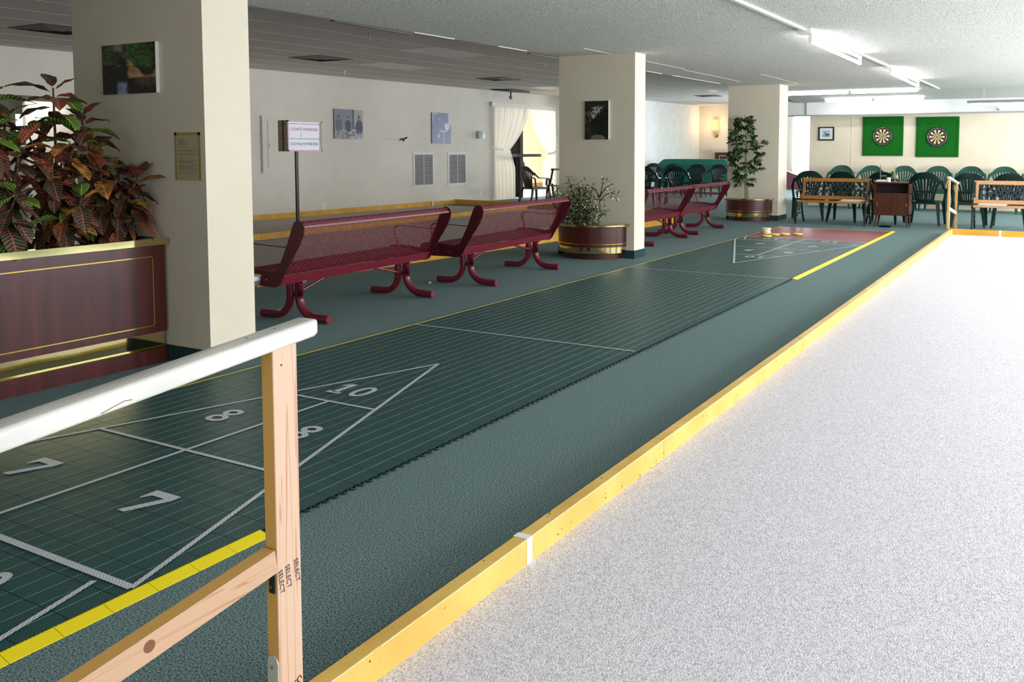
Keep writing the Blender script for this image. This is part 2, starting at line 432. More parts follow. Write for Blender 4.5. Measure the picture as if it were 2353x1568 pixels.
# left wall with door opening 15.02..18.25 and passage opening 0.3..4.3
lw = MB()
H = 3.15
lw.box(-7.2, 0.3, WL, WL+0.15, 0, H); lw.box(0.3, 4.3, WL, WL+0.15, 2.11, H); lw.box(4.3, 15.02, WL, WL+0.15, 0, H)
lw.box(15.02, 18.25, WL, WL+0.15, 2.60, H); lw.box(18.25, 18.45, WL, WL+0.15, 0, H)
struct('wall_left', lw, M['wall'], 'long cream wall of the lanes')
struct('wall_left_2', MB().box(18.45, 27.2, 8.70, 10.10, 0, H), M['wall_cool'], 'pale wall behind the green chairs')
fw = MB()
fw.box(XF, XF+0.2, 5.13, 8.70, 0, H); fw.box(XF, XF+0.2, 3.3, 5.13, 2.66, H); fw.box(XF, XF+0.2, 3.3, 5.13, 0, 0.45); fw.box(XF, XF+0.2, 2.0, 3.3, 0, H)
struct('wall_far', fw, M['wall'], 'far end wall with the lit sconce')
struct('wall_dart', MB().box(XD, XD+0.15, -7.2, 2.12, 0, 2.7).box(XD+0.15, XF, 2.0, 2.12, 0, 3.1).box(XD-0.006, XD, 1.10, 1.115, 0, 2.2), M['wall_warm'], 'cream wall holding the two dart boards')
nw = MB()
nw.box(-7.2, -7.0, -7.2, -4.6, 0, 3); nw.box(-7.2, -7.0, -4.6, -1.0, 0, 0.7); nw.box(-7.2, -7.0, -4.6, -1.0, 2.2, 3); nw.box(-7.2, -7.0, -1.0, 4.0, 0, 3)
nw.box(-7.2, -7.0, 4.0, 7.2, 0, 3); nw.box(-7.2, -7.0, 7.2, 10.1, 0, 3)
struct('wall_near', nw, M['wall'])
rw = MB(); xs = [-4.7, -1.7, -0.9, 2.1, 2.9, 5.9, 6.7, 9.7, 10.5, 13.5, 14.2, 16.2]
rw.box(-7.2, XD+0.15, -7.2, -7.0, 0, 0.7); rw.box(-7.2, XD+0.15, -7.2, -7.0, 2.2, 3)
prev = -7.2
for i in range(0, len(xs), 2):
    rw.box(prev, xs[i], -7.2, -7.0, 0.7, 2.2); prev = xs[i+1]
rw.box(prev, XD+0.15, -7.2, -7.0, 0.7, 2.2)
struct('wall_right', rw, M['wall'])
for i in range(0, len(xs), 2):
    wf = MB(); a, b = xs[i], xs[i+1]
    wf.box(a, b, -7.13, -7.07, 0.7, 0.76).box(a, b, -7.13, -7.07, 2.14, 2.2).box(a, a+.06, -7.13, -7.07, .7, 2.2).box(b-.06, b, -7.13, -7.07, .7, 2.2).box((a+b)/2-.03, (a+b)/2+.03, -7.13, -7.07, .7, 2.2)
    struct('window_%d' % (i//2+1), wf, M['white'])
# tile ceiling over the left side (its own slight fall), with every tile a part
ct = bpy.data.objects.new('ceiling_tiles', None); col.objects.link(ct)
ct.location = (0, 0, 2.76); ct.rotation_euler = (0, -math.atan(0.0105), 0); ct['kind'] = 'structure'
MX, MY, X0, Y0 = 1.40, 0.74, 3.26-5*1.40, 4.06-3*0.74
tile = MB().box(0.009, MX-0.009, 0.009, MY-0.009, 0.006, 0.03).mesh('ceiling_tile', M['ctile'])
lens = MB().box(0.009, MX-0.009, 0.009, MY-0.009, 0.004, 0.03).mesh('light_lens', M['panel_light'])
grid = MB(); nx, ny = 22, 11
LENS = {(7, 4), (8, 7), (15, 4), (13, 8), (17, 6)}
HOLE = {(13, 10)}
for i in range(nx):
    for j in range(ny):
        if (i, j) in HOLE: continue
        x, y = X0+i*MX, Y0+j*MY
        if y > WL-0.1: continue
        if (i, j) in LENS: put('light_lens', lens, ct, (x, y, 0))['label'] = 'pale unlit ceiling light lens'
        else: put('ceiling_tile', tile, ct, (x, y, 0))
for i in range(nx+1): grid.box(X0+i*MX-.009, X0+i*MX+.009, 2.3, WL, 0.0045, 0.02)
for j in range(ny+1): grid.box(X0, X0+nx*MX, Y0+j*MY-.009, Y0+j*MY+.009, 0.0045, 0.02)
grid.build('ceiling_grid', M['tbar'], ct)
MB().box(-7.2, 27.2, 2.3, 10.1, 0.10, 0.3).build('ceiling_slab', M['black'], ct)
# textured lower ceiling, Y < 2.3
KX = [(-7.2, 2.36), (0.6, 2.44), (5.42, 2.507), (12.1, 2.585), (15.0, 2.615), (17.5, 2.46)]
cb = MB()
for (xa, za), (xb, zb) in zip(KX[:-1], KX[1:]):
    cb.add([(xa, -7.2, za), (xb, -7.2, zb), (xb, 2.3, zb), (xa, 2.3, za)], [(0, 1, 2, 3)])
    cb.add([(xa, 2.3, za), (xb, 2.3, zb), (xb, 2.3, 3.15), (xa, 2.3, 3.15)], [(0, 1, 2, 3)])
cb.add([(17.5, 2.3, 2.46), (27, 2.3, 2.46), (27, 2.3, 3.15), (17.5, 2.3, 3.15)], [(0, 1, 2, 3)])
cb.add([(-7.2, -7.2, 3.15), (17.5, -7.2, 3.15), (17.5, 2.3, 3.15), (-7.2, 2.3, 3.15)], [(0, 1, 2, 3)])
ceil = cb.build('ceiling', M['popcorn'], fix=False); ceil['kind'] = 'structure'; ceil['label'] = 'low textured ceiling with sprayed stipple'
se = MB()
def cl(x):
    for (xa, za), (xb, zb) in zip(KX[:-1], KX[1:]):
        if xa <= x <= xb: return za+(zb-za)*(x-xa)/(xb-xa)
    return 2.46
for (xa, xb, y) in ((4.7, 8.0, 1.56), (8.1, 11.0, 1.70), (9.5, 12.0, 0.95)):
    se.bar([(xa, y, cl(xa)-.001), (xb, y+.08, cl(xb)-.001)], (0, 1, 0), 0.012, 0.006)
se.build('plaster_seam', M['offwhite'], ceil)
se = MB()
for (xa, xb) in ((2.55, 3.2), (4.0, 4.6), (5.6, 7.4), (8.0, 8.6), (9.0, 11.3)):
    se.bar([(xa, 2.27, cl(xa)-.004), (xb, 2.275, cl(xb)-.004)], (0, 1, 0), 0.03, 0.006)
se.build('chipped_edge', M['white'], ceil)
# bulkhead above the dart wall and the short return at its left
struct('trim_2', MB().box(16.9, 17.4, -7.2, 2.6, 2.19, 2.62), M['wall_cool'], 'pale bulkhead above the dart boards')
struct('trim_3', MB().box(16.86, 16.90, -7.2, 2.6, 2.175, 2.20).box(16.87, 16.90, 2.075, 2.10, 2.2, 2.53), mat('grey_trim', (150, 152, 150), 0.6), 'thin grey edge under the bulkhead')
# doorway gap left of the dart wall: low soffit continues
# passage room behind the left wall
struct('wall_passage', MB().box(-2, 5.15, 14.0, 14.1, 0, 3).box(5.5, 9, 14.0, 14.1, 0, 3).box(5.15, 5.5, 14.0, 14.1, 0, 1.4).box(5.15, 5.5, 14, 14.1, 2.0, 3).box(4.9, 9, 13.2, 13.3, 0, 3).box(-2, -1.9, 10.1, 14, 0, 3).box(9, 9.1, 10.1, 14, 0, 3), M['wall'])
struct('ceiling_passage', MB().box(-2, 9, 10.1, 14.1, 2.55, 2.65), M['ctile'])
# sunroom behind the patio opening
sr = MB().box(14.6, 24.6, 13.9, 14.05, 0, 3.1).box(24.45, 24.6, 10.1, 13.9, 0, 3.1).box(14.6, 14.75, 10.1, 13.9, 0, 3.1)
struct('wall_sunroom', sr, M['sunroom'], 'creamy sunroom wall beyond the curtained opening')
struct('baseboard_sunroom', MB().box(14.75, 24.45, 13.86, 13.9, 0, 0.14), mat('sun_base', (186, 150, 104), 0.6))
struct('ceiling_sunroom', MB().box(14.6, 24.6, 10.1, 14.05, 2.9, 3.0), M['sunroom'])

# pillars
def pillar(n, x0, x1, y0, y1, zt, label):
    p = MB().box(x0, x1, y0, y1, 0.0, zt).build('pillar', M['pillar']); tag(p, label, 'pillar', None)
    MB().box(x0-.008, x1+.008, y0-.008, y1+.008, 0.0, 0.10).build('baseboard', M['base_dark'], p)['label'] = 'dark green carpeted base strip'
    return p
pillar(1, -0.69, -0.355, 1.18, 2.46, 2.55, 'wide cream pillar behind the mahogany trough with a framed pond picture')
pillar(2, 5.42, 5.72, 1.24, 2.30, 2.55, 'cream pillar with the half-round planter of bushy variegated leaves')
pillar(3, 12.09, 12.67, 1.37, 2.38, 2.62, 'farthest cream pillar behind the tall umbrella plant')

# ------------------------------------------------------------------ kerbs
def kerb(name, label, segs, y0, y1, h, mtl, cat='kerb', along='x', fixed=None, group=None):
    t = thing(name, label, cat, (0, 0, 0), 0, group)
    for a, b in segs:
        if along == 'x':
            o = MB().box(a+.0015, b-.0015, y0, y1, 0.0, h).build('plank', mtl, t)
        else:
            o = MB().box(y0, y1, a+.0015, b-.0015, 0.0, h).build('plank', mtl, t)
        bev(o, 0.003)
    return t
def bev(o, wd, seg=1):
    b = bmesh.new(); b.from_mesh(o.data)
    bmesh.ops.bevel(b, geom=list(b.edges), offset=wd, segments=seg, profile=0.5, affect='EDGES'); b.to_mesh(o.data); b.free()
    return o
kr = kerb('lane_kerb', 'long yellow-painted plank kerb between the green carpet and white lane', [(-6.9, -4.3), (-4.3, -3.2), (-3.2, -0.83), (-0.83, 1.45), (1.45, 4.34), (4.34, 7.2), (7.2, 9.74), (9.74, 10.70)], -1.850, -1.801, 0.092, M['kerb'])
tp = MB().box(-1.915, -1.885, -1.8515, -1.7995, 0.0, 0.0932).build('tape_mark', M['white_tape'], kr); tp['label'] = 'white tape wrapped over the kerb'
for x in (4.34, 9.74):
    MB().box(x-.012, x+.012, -1.8512, -1.801, 0.0, 0.0925).build('tape_mark', M['white_tape'], kr)
dk = MB()
random.seed(3)
for i in range(46):                                     # knocks and scuffs in the paint
    x = random.uniform(-2.9, 3.5); z = random.uniform(0.01, 0.08); l = random.uniform(.002, .012)
    dk.box(x, x+l, -1.8508, -1.8496, z, z+random.uniform(.0015, .005))
for x, y, l in ((-1.72, -1.812, .02), (-1.70, -1.806, .012), (-1.35, -1.82, .012), (-2.1, -1.815, .008), (-1.74, -1.82, .006)):
    dk.box(x, x+l, y, y+.004, 0.0915, 0.0925, rot=(0, 0, .6))
dk.build('scuff', M['pine_knot'], kr)
dk = MB(); x = -2.9
while x < 2.0:
    l = random.uniform(.03, .25); dk.box(x, x+l, -1.8505, -1.8485, 0.0900, 0.0923); x += l+random.uniform(.004, .03)
dk.build('worn_edge', mat('worn_paint', (244, 226, 178), .5), kr)['label'] = 'paint worn pale along the top edge'
ke = kerb('lane_kerb', 'orange-yellow plank kerb closing the far end of the white lane', [(-5.4, -1.80)], 10.70, 10.75, 0.098, M['kerb_orange'], along='y')
MB().box(10.698, 10.751, -2.545, -2.515, 0.0, 0.099).build('tape_mark', M['white_tape'], ke)
# kerbs of the left lanes
def skew_kerb(label, pts, wd, h, mtl, joints=2.4):
    t = thing('lane_kerb', label, 'kerb')
    (xa, ya), (xb, yb) = pts
    L = math.hypot(xb-xa, yb-ya); n = max(1, round(L/joints)); d = Vector((xb-xa, yb-ya, 0))/L; s = Vector((-d.y, d.x, 0))
    for i in range(n):
        p = Vector((xa, ya, 0))+d*(L*i/n+.002); q = Vector((xa, ya, 0))+d*(L*(i+1)/n-.002)
        vs = [p, q, q+s*wd, p+s*wd]; vs = vs+[v+Vector((0, 0, h)) for v in vs]
        mb = MB(); mb.add(vs, [(3, 2, 1, 0), (4, 5, 6, 7), (0, 1, 5, 4), (1, 2, 6, 5), (2, 3, 7, 6), (3, 0, 4, 7)])
        bev(mb.build('plank', mtl, t), .003)
    return t
kn = skew_kerb('tall yellow kerb of the left lanes running behind the maroon benches', ((-2.5, 3.72), (10.6, 2.86)), 0.10, 0.19, M['kerb_orange'], 3.2)
skew_kerb('low yellow kerb dividing the two grey lanes', ((-3.0, 6.72), (12.5, 7.25)), 0.08, 0.09, M['kerb_orange'], 2.6)
skew_kerb('yellow board along the foot of the picture wall', ((-3.0, 9.88), (13.4, 9.86)), 0.04, 0.105, M['kerb_orange'], 2.4)
skew_kerb('yellow end board closing the grey lanes by the curtains', ((13.3, 9.9), (12.6, 4.0)), 0.04, 0.12, M['kerb_orange'], 3)
tag(MB().box(12.30, 12.33, 9.80, 9.83, 0.008, 0.17).build('lane_marker', M['white']), 'small white stick marker at the foot of the picture wall', 'marker')

# ------------------------------------------------------------------ shuffleboard court
ct2 = thing('shuffleboard_court', 'green and red perforated plastic shuffleboard court with white numbers', 'court')
TX, TY, ZT = 0.14, 0.07625, 0.013
Ytop = 0.915
XR0, XR1 = -3.08, 8.71            # red beyond these
XE = 10.64
def tile_geo(mb, x, y, mi=0, rib=1):
    g_ = .0012
    mb.add([(x+g_, y+g_, 0), (x+TX-g_, y+g_, 0), (x+TX-g_, y+TY-g_, 0), (x+g_, y+TY-g_, 0),
            (x+g_, y+g_, ZT), (x+TX-g_, y+g_, ZT), (x+TX-g_, y+TY-g_, ZT), (x+g_, y+TY-g_, ZT)],
           [(4, 5, 6, 7), (0, 1, 5, 4), (1, 2, 6, 5), (2, 3, 7, 6), (3, 0, 4, 7)], mi)
    mb.add([(x+.002, y+TY-.0032, ZT+.0008), (x+TX-.002, y+TY-.0032, ZT+.0008), (x+TX-.002, y+TY-.0018, ZT+.0008), (x+.002, y+TY-.0018, ZT+.0008),
            (x+.002, y+TY-.0036, ZT), (x+TX-.002, y+TY-.0036, ZT)], [(0, 1, 2, 3), (4, 5, 1, 0)], rib)
tm = MB(); tile_geo(tm, 0, 0); tm = tm.mesh('court_tile', [M['court_green'], M['court_rib']])
n_i0 = 0
XS = -3.08
cols_near = 12
for i in range(cols_near):
    for j in range(24):
        put('court_tile', tm, ct2, (XS+i*TX, -0.915+j*TY, 0))
rest = MB(); red = MB(); i = cols_near
x = XS+cols_near*TX
while x < XE-0.01:
    for j in range(24):
        tile_geo(rest if x+TX/2 < XR1 else red, x, -0.915+j*TY)
    x += TX
tag(rest.build('court_tile', [M['court_green'], M['court_rib']], ct2, fix=False), 'green perforated tiles of the middle and far court', kind='stuff')
XE = x
x = XS-TX
while x > -5.2:
    for j in range(24): tile_geo(red, x, -0.915+j*TY)
    x -= TX
tag(red.build('court_tile', [M['court_red'], M['court_rib_red']], ct2, fix=False), 'red perforated tiles of the court ends', kind='stuff')
# yellow sloped edge pieces
ep = MB().add([(0.001, 0, 0), (TX-.001, 0, 0), (TX-.001, -.052, 0), (0.001, -.052, 0), (0.001, 0, ZT+.001), (TX-.001, 0, ZT+.001), (TX-.001, -.006, ZT+.001), (0.001, -.006, ZT+.001), (0.001, -.052, .002), (TX-.001, -.052, .002)],
     [(4, 5, 6, 7), (7, 6, 9, 8), (2, 3, 8, 9), (0, 3, 8, 7, 4), (1, 5, 6, 9, 2), (0, 4, 5, 1)])
ep = MB(); ep.add([(0.001, 0, 0), (TX-.001, 0, 0), (TX-.001, -.052, 0), (0.001, -.052, 0), (0.001, 0, ZT+.001), (TX-.001, 0, ZT+.001), (TX-.001, -.006, ZT+.001), (0.001, -.006, ZT+.001), (0.001, -.052, .002), (TX-.001, -.052, .002)],
     [(4, 5, 6, 7), (7, 6, 9, 8), (2, 3, 8, 9), (0, 3, 8, 7, 4), (1, 5, 6, 9, 2), (0, 4, 5, 1)])
for q in range(13):
    ep.add([(0.006+q*.0103, -.0005, ZT+.0016), (0.011+q*.0103, -.0005, ZT+.0016), (0.011+q*.0103, -.0025, ZT+.0016), (0.006+q*.0103, -.0025, ZT+.0016)], [(3, 2, 1, 0)], 1)
epm = ep.mesh('edge_piece', [M['tape_yellow'], M['cabinet_dark']])
b = bmesh.new(); b.from_mesh(epm); bmesh.ops.recalc_face_normals(b, faces=b.faces); b.to_mesh(epm); b.free()
x = -3.27-TX*3
for i in range(11): put('edge_piece', epm, ct2, (x+.002, -0.917, 0)); x += TX
xf = 4.66
while xf < 10.75: put('edge_piece', epm, ct2, (xf, -0.917, 0)); xf += TX
x = -3.22
while x < 10.7: put('edge_piece', epm, ct2, (x+TX, 0.917, 0), (0, 0, PI)); x += TX
MB().box(XE, XE+.045, -.92, .96, 0, .011).build('end_strip', M['tape_yellow'], ct2)
# interlocking loops left bare along the right edge
lp = MB(); x = -2.14
while x < 4.62:
    lp.tube([(x, -0.915, .007), (x+.004, -.93, .008), (x+.016, -.936, .008), (x+.028, -.93, .008), (x+.032, -.915, .007)], .0045, 5, caps=False)
    x += .0467
tag(lp.build('edge_loops', mat('loop_plastic', (14, 44, 50), 0.35), ct2), 'dark looped joining edge of the tiles', kind='stuff')
# painted lines
ZL = ZT+.0022
NL = [0]
def pline(x0, y0, x1, y1, w_=0.02, ext=0.0):
    d = Vector((x1-x0, y1-y0, 0)).normalized(); s = Vector((-d.y, d.x, 0))*w_/2
    NL[0] += 1; zl = ZL+.00012*(NL[0] % 12)
    a = Vector((x0, y0, zl))-d*ext; b_ = Vector((x1, y1, zl))+d*ext
    mb = MB(); mb.add([a-s, b_-s, b_+s, a+s], [(0, 1, 2, 3)])
    return mb.build('court_line', M['court_white'], ct2, fix=False)
YE = 0.905
def triangle(tip, ten, eight, seven, off, wl, k_):
    dn = 1 if seven > tip else -1
    hw = lambda x: YE*(abs(x-tip)/abs(seven-tip))
    pline(tip, 0, seven, YE, wl, .004); pline(tip, 0, seven, -YE, wl, .004)
    pline(ten, -hw(ten), ten, hw(ten), wl); pline(eight, -hw(eight), eight, hw(eight), wl)
    pline(seven, -YE, seven, YE, wl*1.35)
    pline(ten, 0, off, 0, wl)
    pline(seven+dn*.03, .77, off, .885, wl); pline(seven+dn*.03, -.77, off, -.885, wl)
    pline(off, -YE, off, YE, wl)
triangle(0.0, -0.905, -1.75, -2.61, -3.06, 0.020, 1)
triangle(5.52, 6.42, 7.30, 8.23, 8.70, 0.024, -1)
pline(0.887, -YE, 0.887, YE, .018); pline(4.575, -YE, 4.575, YE, .02)
# numerals, slab-serif
def arc(cx, cy, rx, ry, a0, a1, n): return [(cx+rx*math.cos(a0+(a1-a0)*i/n), cy+ry*math.sin(a0+(a1-a0)*i/n)) for i in range(n+1)]
def ringpoly(mb, T, cx, cy, rx, ry, ix, iy, n=28, gap=None):
    o_ = arc(cx, cy, rx, ry, 0, 2*PI, n)[:-1]; i_ = arc(cx, cy, ix, iy, 0, 2*PI, n)[:-1]
    mb.add([T(*p) for p in o_+i_], [(a, (a+1) % n, n+(a+1) % n, n+a) for a in range(n)])
def poly(mb, T, pts): mb.add([T(*p) for p in pts], [tuple(range(len(pts)))])
def glyph(ch, cx, cy, s, flip=1):
    """ch drawn in a 1-high box; +v points along flip*X, u along -flip*Y"""
    mb = MB()
    def T(u, v): return (cx+flip*v*s, cy-flip*u*s, ZL+.0004)
    if ch == '8':
        ringpoly(mb, T, 0, .26, .29, .25, .13, .10); ringpoly(mb, T, 0, -.25, .32, .27, .15, .115)
    elif ch == '7':
        poly(mb, T, [(-.38, .5), (.38, .5), (.38, .27), (-.38, .27)]); poly(mb, T, [(-.38, .27), (-.22, .27), (-.3, .12), (-.38, .08)])
        poly(mb, T, [(.16, .27), (.38, .27), (.02, -.5), (-.2, -.5)])
    elif ch == '1':
        poly(mb, T, [(-.09, .5), (.11, .5), (.11, -.4), (-.09, -.4)]); poly(mb, T, [(-.24, -.34), (.26, -.34), (.26, -.5), (-.24, -.5)]); poly(mb, T, [(-.09, .5), (-.09, .26), (-.27, .18), (-.27, .3)])
    elif ch == '0':
        ringpoly(mb, T, 0, 0, .30, .5, .13, .34)
    return mb.build('numeral', M['court_white'], ct2, fix=False)
for flip, dx, (t10, t8, t7, toff) in ((1, 1, (-.69, -1.33, -2.19, -2.82)), (-1, -1, (6.22, 6.90, 7.80, 8.50))):
    s = .185
    glyph('1', t10, flip*.105, s, flip); glyph('0', t10, flip*-.035, s, flip)
    for sg in (1, -1):
        glyph('8', t8, sg*.267, s, flip); glyph('7', t7, sg*.37+(flip*.0), s, flip)
        glyph('1', toff, sg*.43+flip*.07, s*.95, flip); glyph('0', toff, sg*.43-flip*.07, s*.95, flip)
# discs
def disc(x, y, z, mtl, label, group):
    o = MB().lathe([(0.0001, 0.0), (.070, 0), (.0765, .005), (.0765, .018), (.071, .023), (.045, .023), (.040, .019), (.0001, .019)], (0, 0, 0), 28).build('shuffle_disc', mtl)
    o.location = (x, y, z); return tag(o, label, 'disc', group)
base = ZT+.002
disc(8.83, .60, base, M['disc_yellow'], 'yellow shuffleboard disc leftmost on the red tiles in front of the stack', 'discs lying on the court')
disc(9.12, .56, base, M['disc_yellow'], 'yellow shuffleboard disc half in front of the cream stack', 'discs lying on the court')
disc(9.26, .44, base, M['disc_yellow'], 'yellow shuffleboard disc third from the left on the red tiles', 'discs lying on the court')
disc(9.36, .26, base, M['disc_yellow'], 'yellow shuffleboard disc farthest right on the red tiles', 'discs lying on the court')
lv = ('bottom', 'second', 'third', 'top')
for i in range(4):
    disc(9.26+.006*(i % 2), .74+.006*(i % 3), base+i*.0245, M['disc_cream'], 'cream shuffleboard disc, %s of its stack on the red tiles' % lv[i], 'stack of cream discs')

# ------------------------------------------------------------------ handrails (near and far)
def rounded(yc, zc, wy, wz, r, n=3):
    pts = []
    for sx, sz, a0 in ((1, 1, 0), (-1, 1, PI/2), (-1, -1, PI), (1, -1, 1.5*PI)):
        for i in range(n+1):
            a = a0+PI/2*i/n
            pts.append((yc+sx*(wy/2-r)+r*math.cos(a), zc+sz*(wz/2-r)+r*math.sin(a)))
    return pts
def handrail(xp, yc, dr, label, near):
    t = thing('handrail', label, 'handrail', (xp, yc, 0))
    # local: x runs away from the lane (dr = -1 or 1)
    sl = 0.095
    L = 1.75 if near else 1.35
    rings = []
    for i, (s_, k_) in enumerate(((-.062, .55), (-.056, .86), (-.045, 1.0), (L, 1.0))):
        z = .898-sl*(s_-.06) + (0 if near else -.0)
        wy = .058*k_; wz = .040*k_
        rings.append([Vector((dr*s_, y, z+zz)) for y, zz in rounded(0, 0, wy, wz, +.009*k_, 4)])
    MB().ring(rings, True, True).build('rail_cap', M['white_gloss'], t)['label'] = 'white glossy rounded rail cap'
    def zt(x): return .898-.020-sl*(x-.06)+.006
    posts = (0.0, 1.35) if near else (0.0, 1.18)
    for q in posts:
        a, b_ = sorted((dr*q, dr*(q+.068)))
        pm = MB(); z0 = zt(q); z1 = zt(q+.068)
        za, zb = (z0, z1) if dr > 0 else (z1, z0)
        pm.add([(a, -.018, 0), (b_, -.018, 0), (b_, .018, 0), (a, .018, 0), (a, -.018, za), (b_, -.018, zb), (b_, .018, zb), (a, .018, za)],
               [(3, 2, 1, 0), (4, 5, 6, 7), (0, 1, 5, 4), (1, 2, 6, 5), (2, 3, 7, 6), (3, 0, 4, 7)], 0)
        po = pm.build('post', [M['pine_post'], M['pine_yellow']], t)
        for p in po.data.polygons:
            if abs(p.normal.x) > .9: p.material_index = 1
        bev(po, .0015)
    # lower rail
    s0 = .070; z0 = .436
    lr = MB(); L2 = L-.1
    pts = [(dr*s0, .0, z0-.026), (dr*posts[1], 0, z0-.026-.105*(posts[1]-s0)*1.2)]
    lr.bar(pts, (0, 1, 0), .036, .052)
    lo = lr.build('lower_rail', [M['pine_rail'], M['pine_yellow']] if near else [M['white'], M['white']], t)
    for p in lo.data.polygons:
        if p.normal.z > .9: p.material_index = 1
    return t
hr = handrail(-2.789, -1.782, -1, 'white-capped pine handrail sloping down to the left in the foreground', True)
# fittings on the near post
MB().prism([(-.017, .088), (.016, .088), (.016, .178), (.012, .186), (.004, .191), (-.004, .191), (-.012, .186), (-.017, .176)], -.0715, -.0685, 'x').box(-.0725, -.068, -.006, -.001, .08, .15, rot=(0.25, 0, 0)).lathe([(.001, 0), (.0165, 0), (.0165, .003), (.001, .003)], (0, 0, 0), 4).build('post_bracket', M['galv'], hr)
br2 = MB().box(-.0715, -.0685, -.011, .005, .335, .385).build('corner_bracket', M['iron'], hr)
MB().tube([(-.0718, -.002, .349), (-.0735, -.002, .349)], .0022, 8).tube([(-.0718, .0, .165), (-.0745, .0, .165)], .003, 8).build('screw', M['steel'], hr)
for px_, pz_ in ((-.0135, .367), (-.038, .363), (-.058, .359)):
    me = text_mesh('SELECT', .0170, M['pen'], .0002)
    o = put('stamp_lettering', me, hr); o.matrix_local = frame_mat((0.10, 0, -1), (1, 0, .10), (px_, -.0187, pz_))
MB().tube([(-.045, -.0187, .842), (-.045, -.0192, .842)], .0022, 8).build('nail', M['black'], hr)
MB().lathe([(.0005, 0), (.012, 0), (.012, .0004), (.0005, .0004)], (0, 0, 0), 16).build('knot_core', M['pine_knot'], hr)
ko = hr.children[-1] if hr.children else None
for ch in col.objects:
    if ch.parent == hr and ch.name.startswith('knot_core'):
        ch.name = 'wood_knot'; ch.matrix_local = Matrix.Translation((-.375, -.0182, .375)) @ Matrix.Rotation(PI/2, 4, 'X')
MB().bar([(-.400, -.0294, .8565), (-.414, -.0294, .8580), (-.435, -.0294, .853), (-.459, -.0294, .846)], (0, 0, 1), .0012, .0008).build('scratch', M['pine_knot'], hr)
for qx in (-.04, -.115):
    MB().lathe([(.0004, 0), (.004, 0), (.004, .0006), (.0004, .0006)], (qx, .004, .898+.0195-.095*(-qx-.06)), 10).build('screw_hole', M['pine_knot'], hr)
mk = MB()
for q, (dx, dz) in enumerate(((-.022, .105), (-.012, .11), (-.016, .098))):
    mk.tube([(dx+.006*math.cos(a), -.0186, dz+.009*math.sin(a)) for a in [i*.9 for i in range(6)]], .0011, 5)
mk.build('pen_scribble', M['pen'], hr)
handrail(10.745, -1.77, 1, 'white-capped pine handrail at the far corner of the white lane', False)

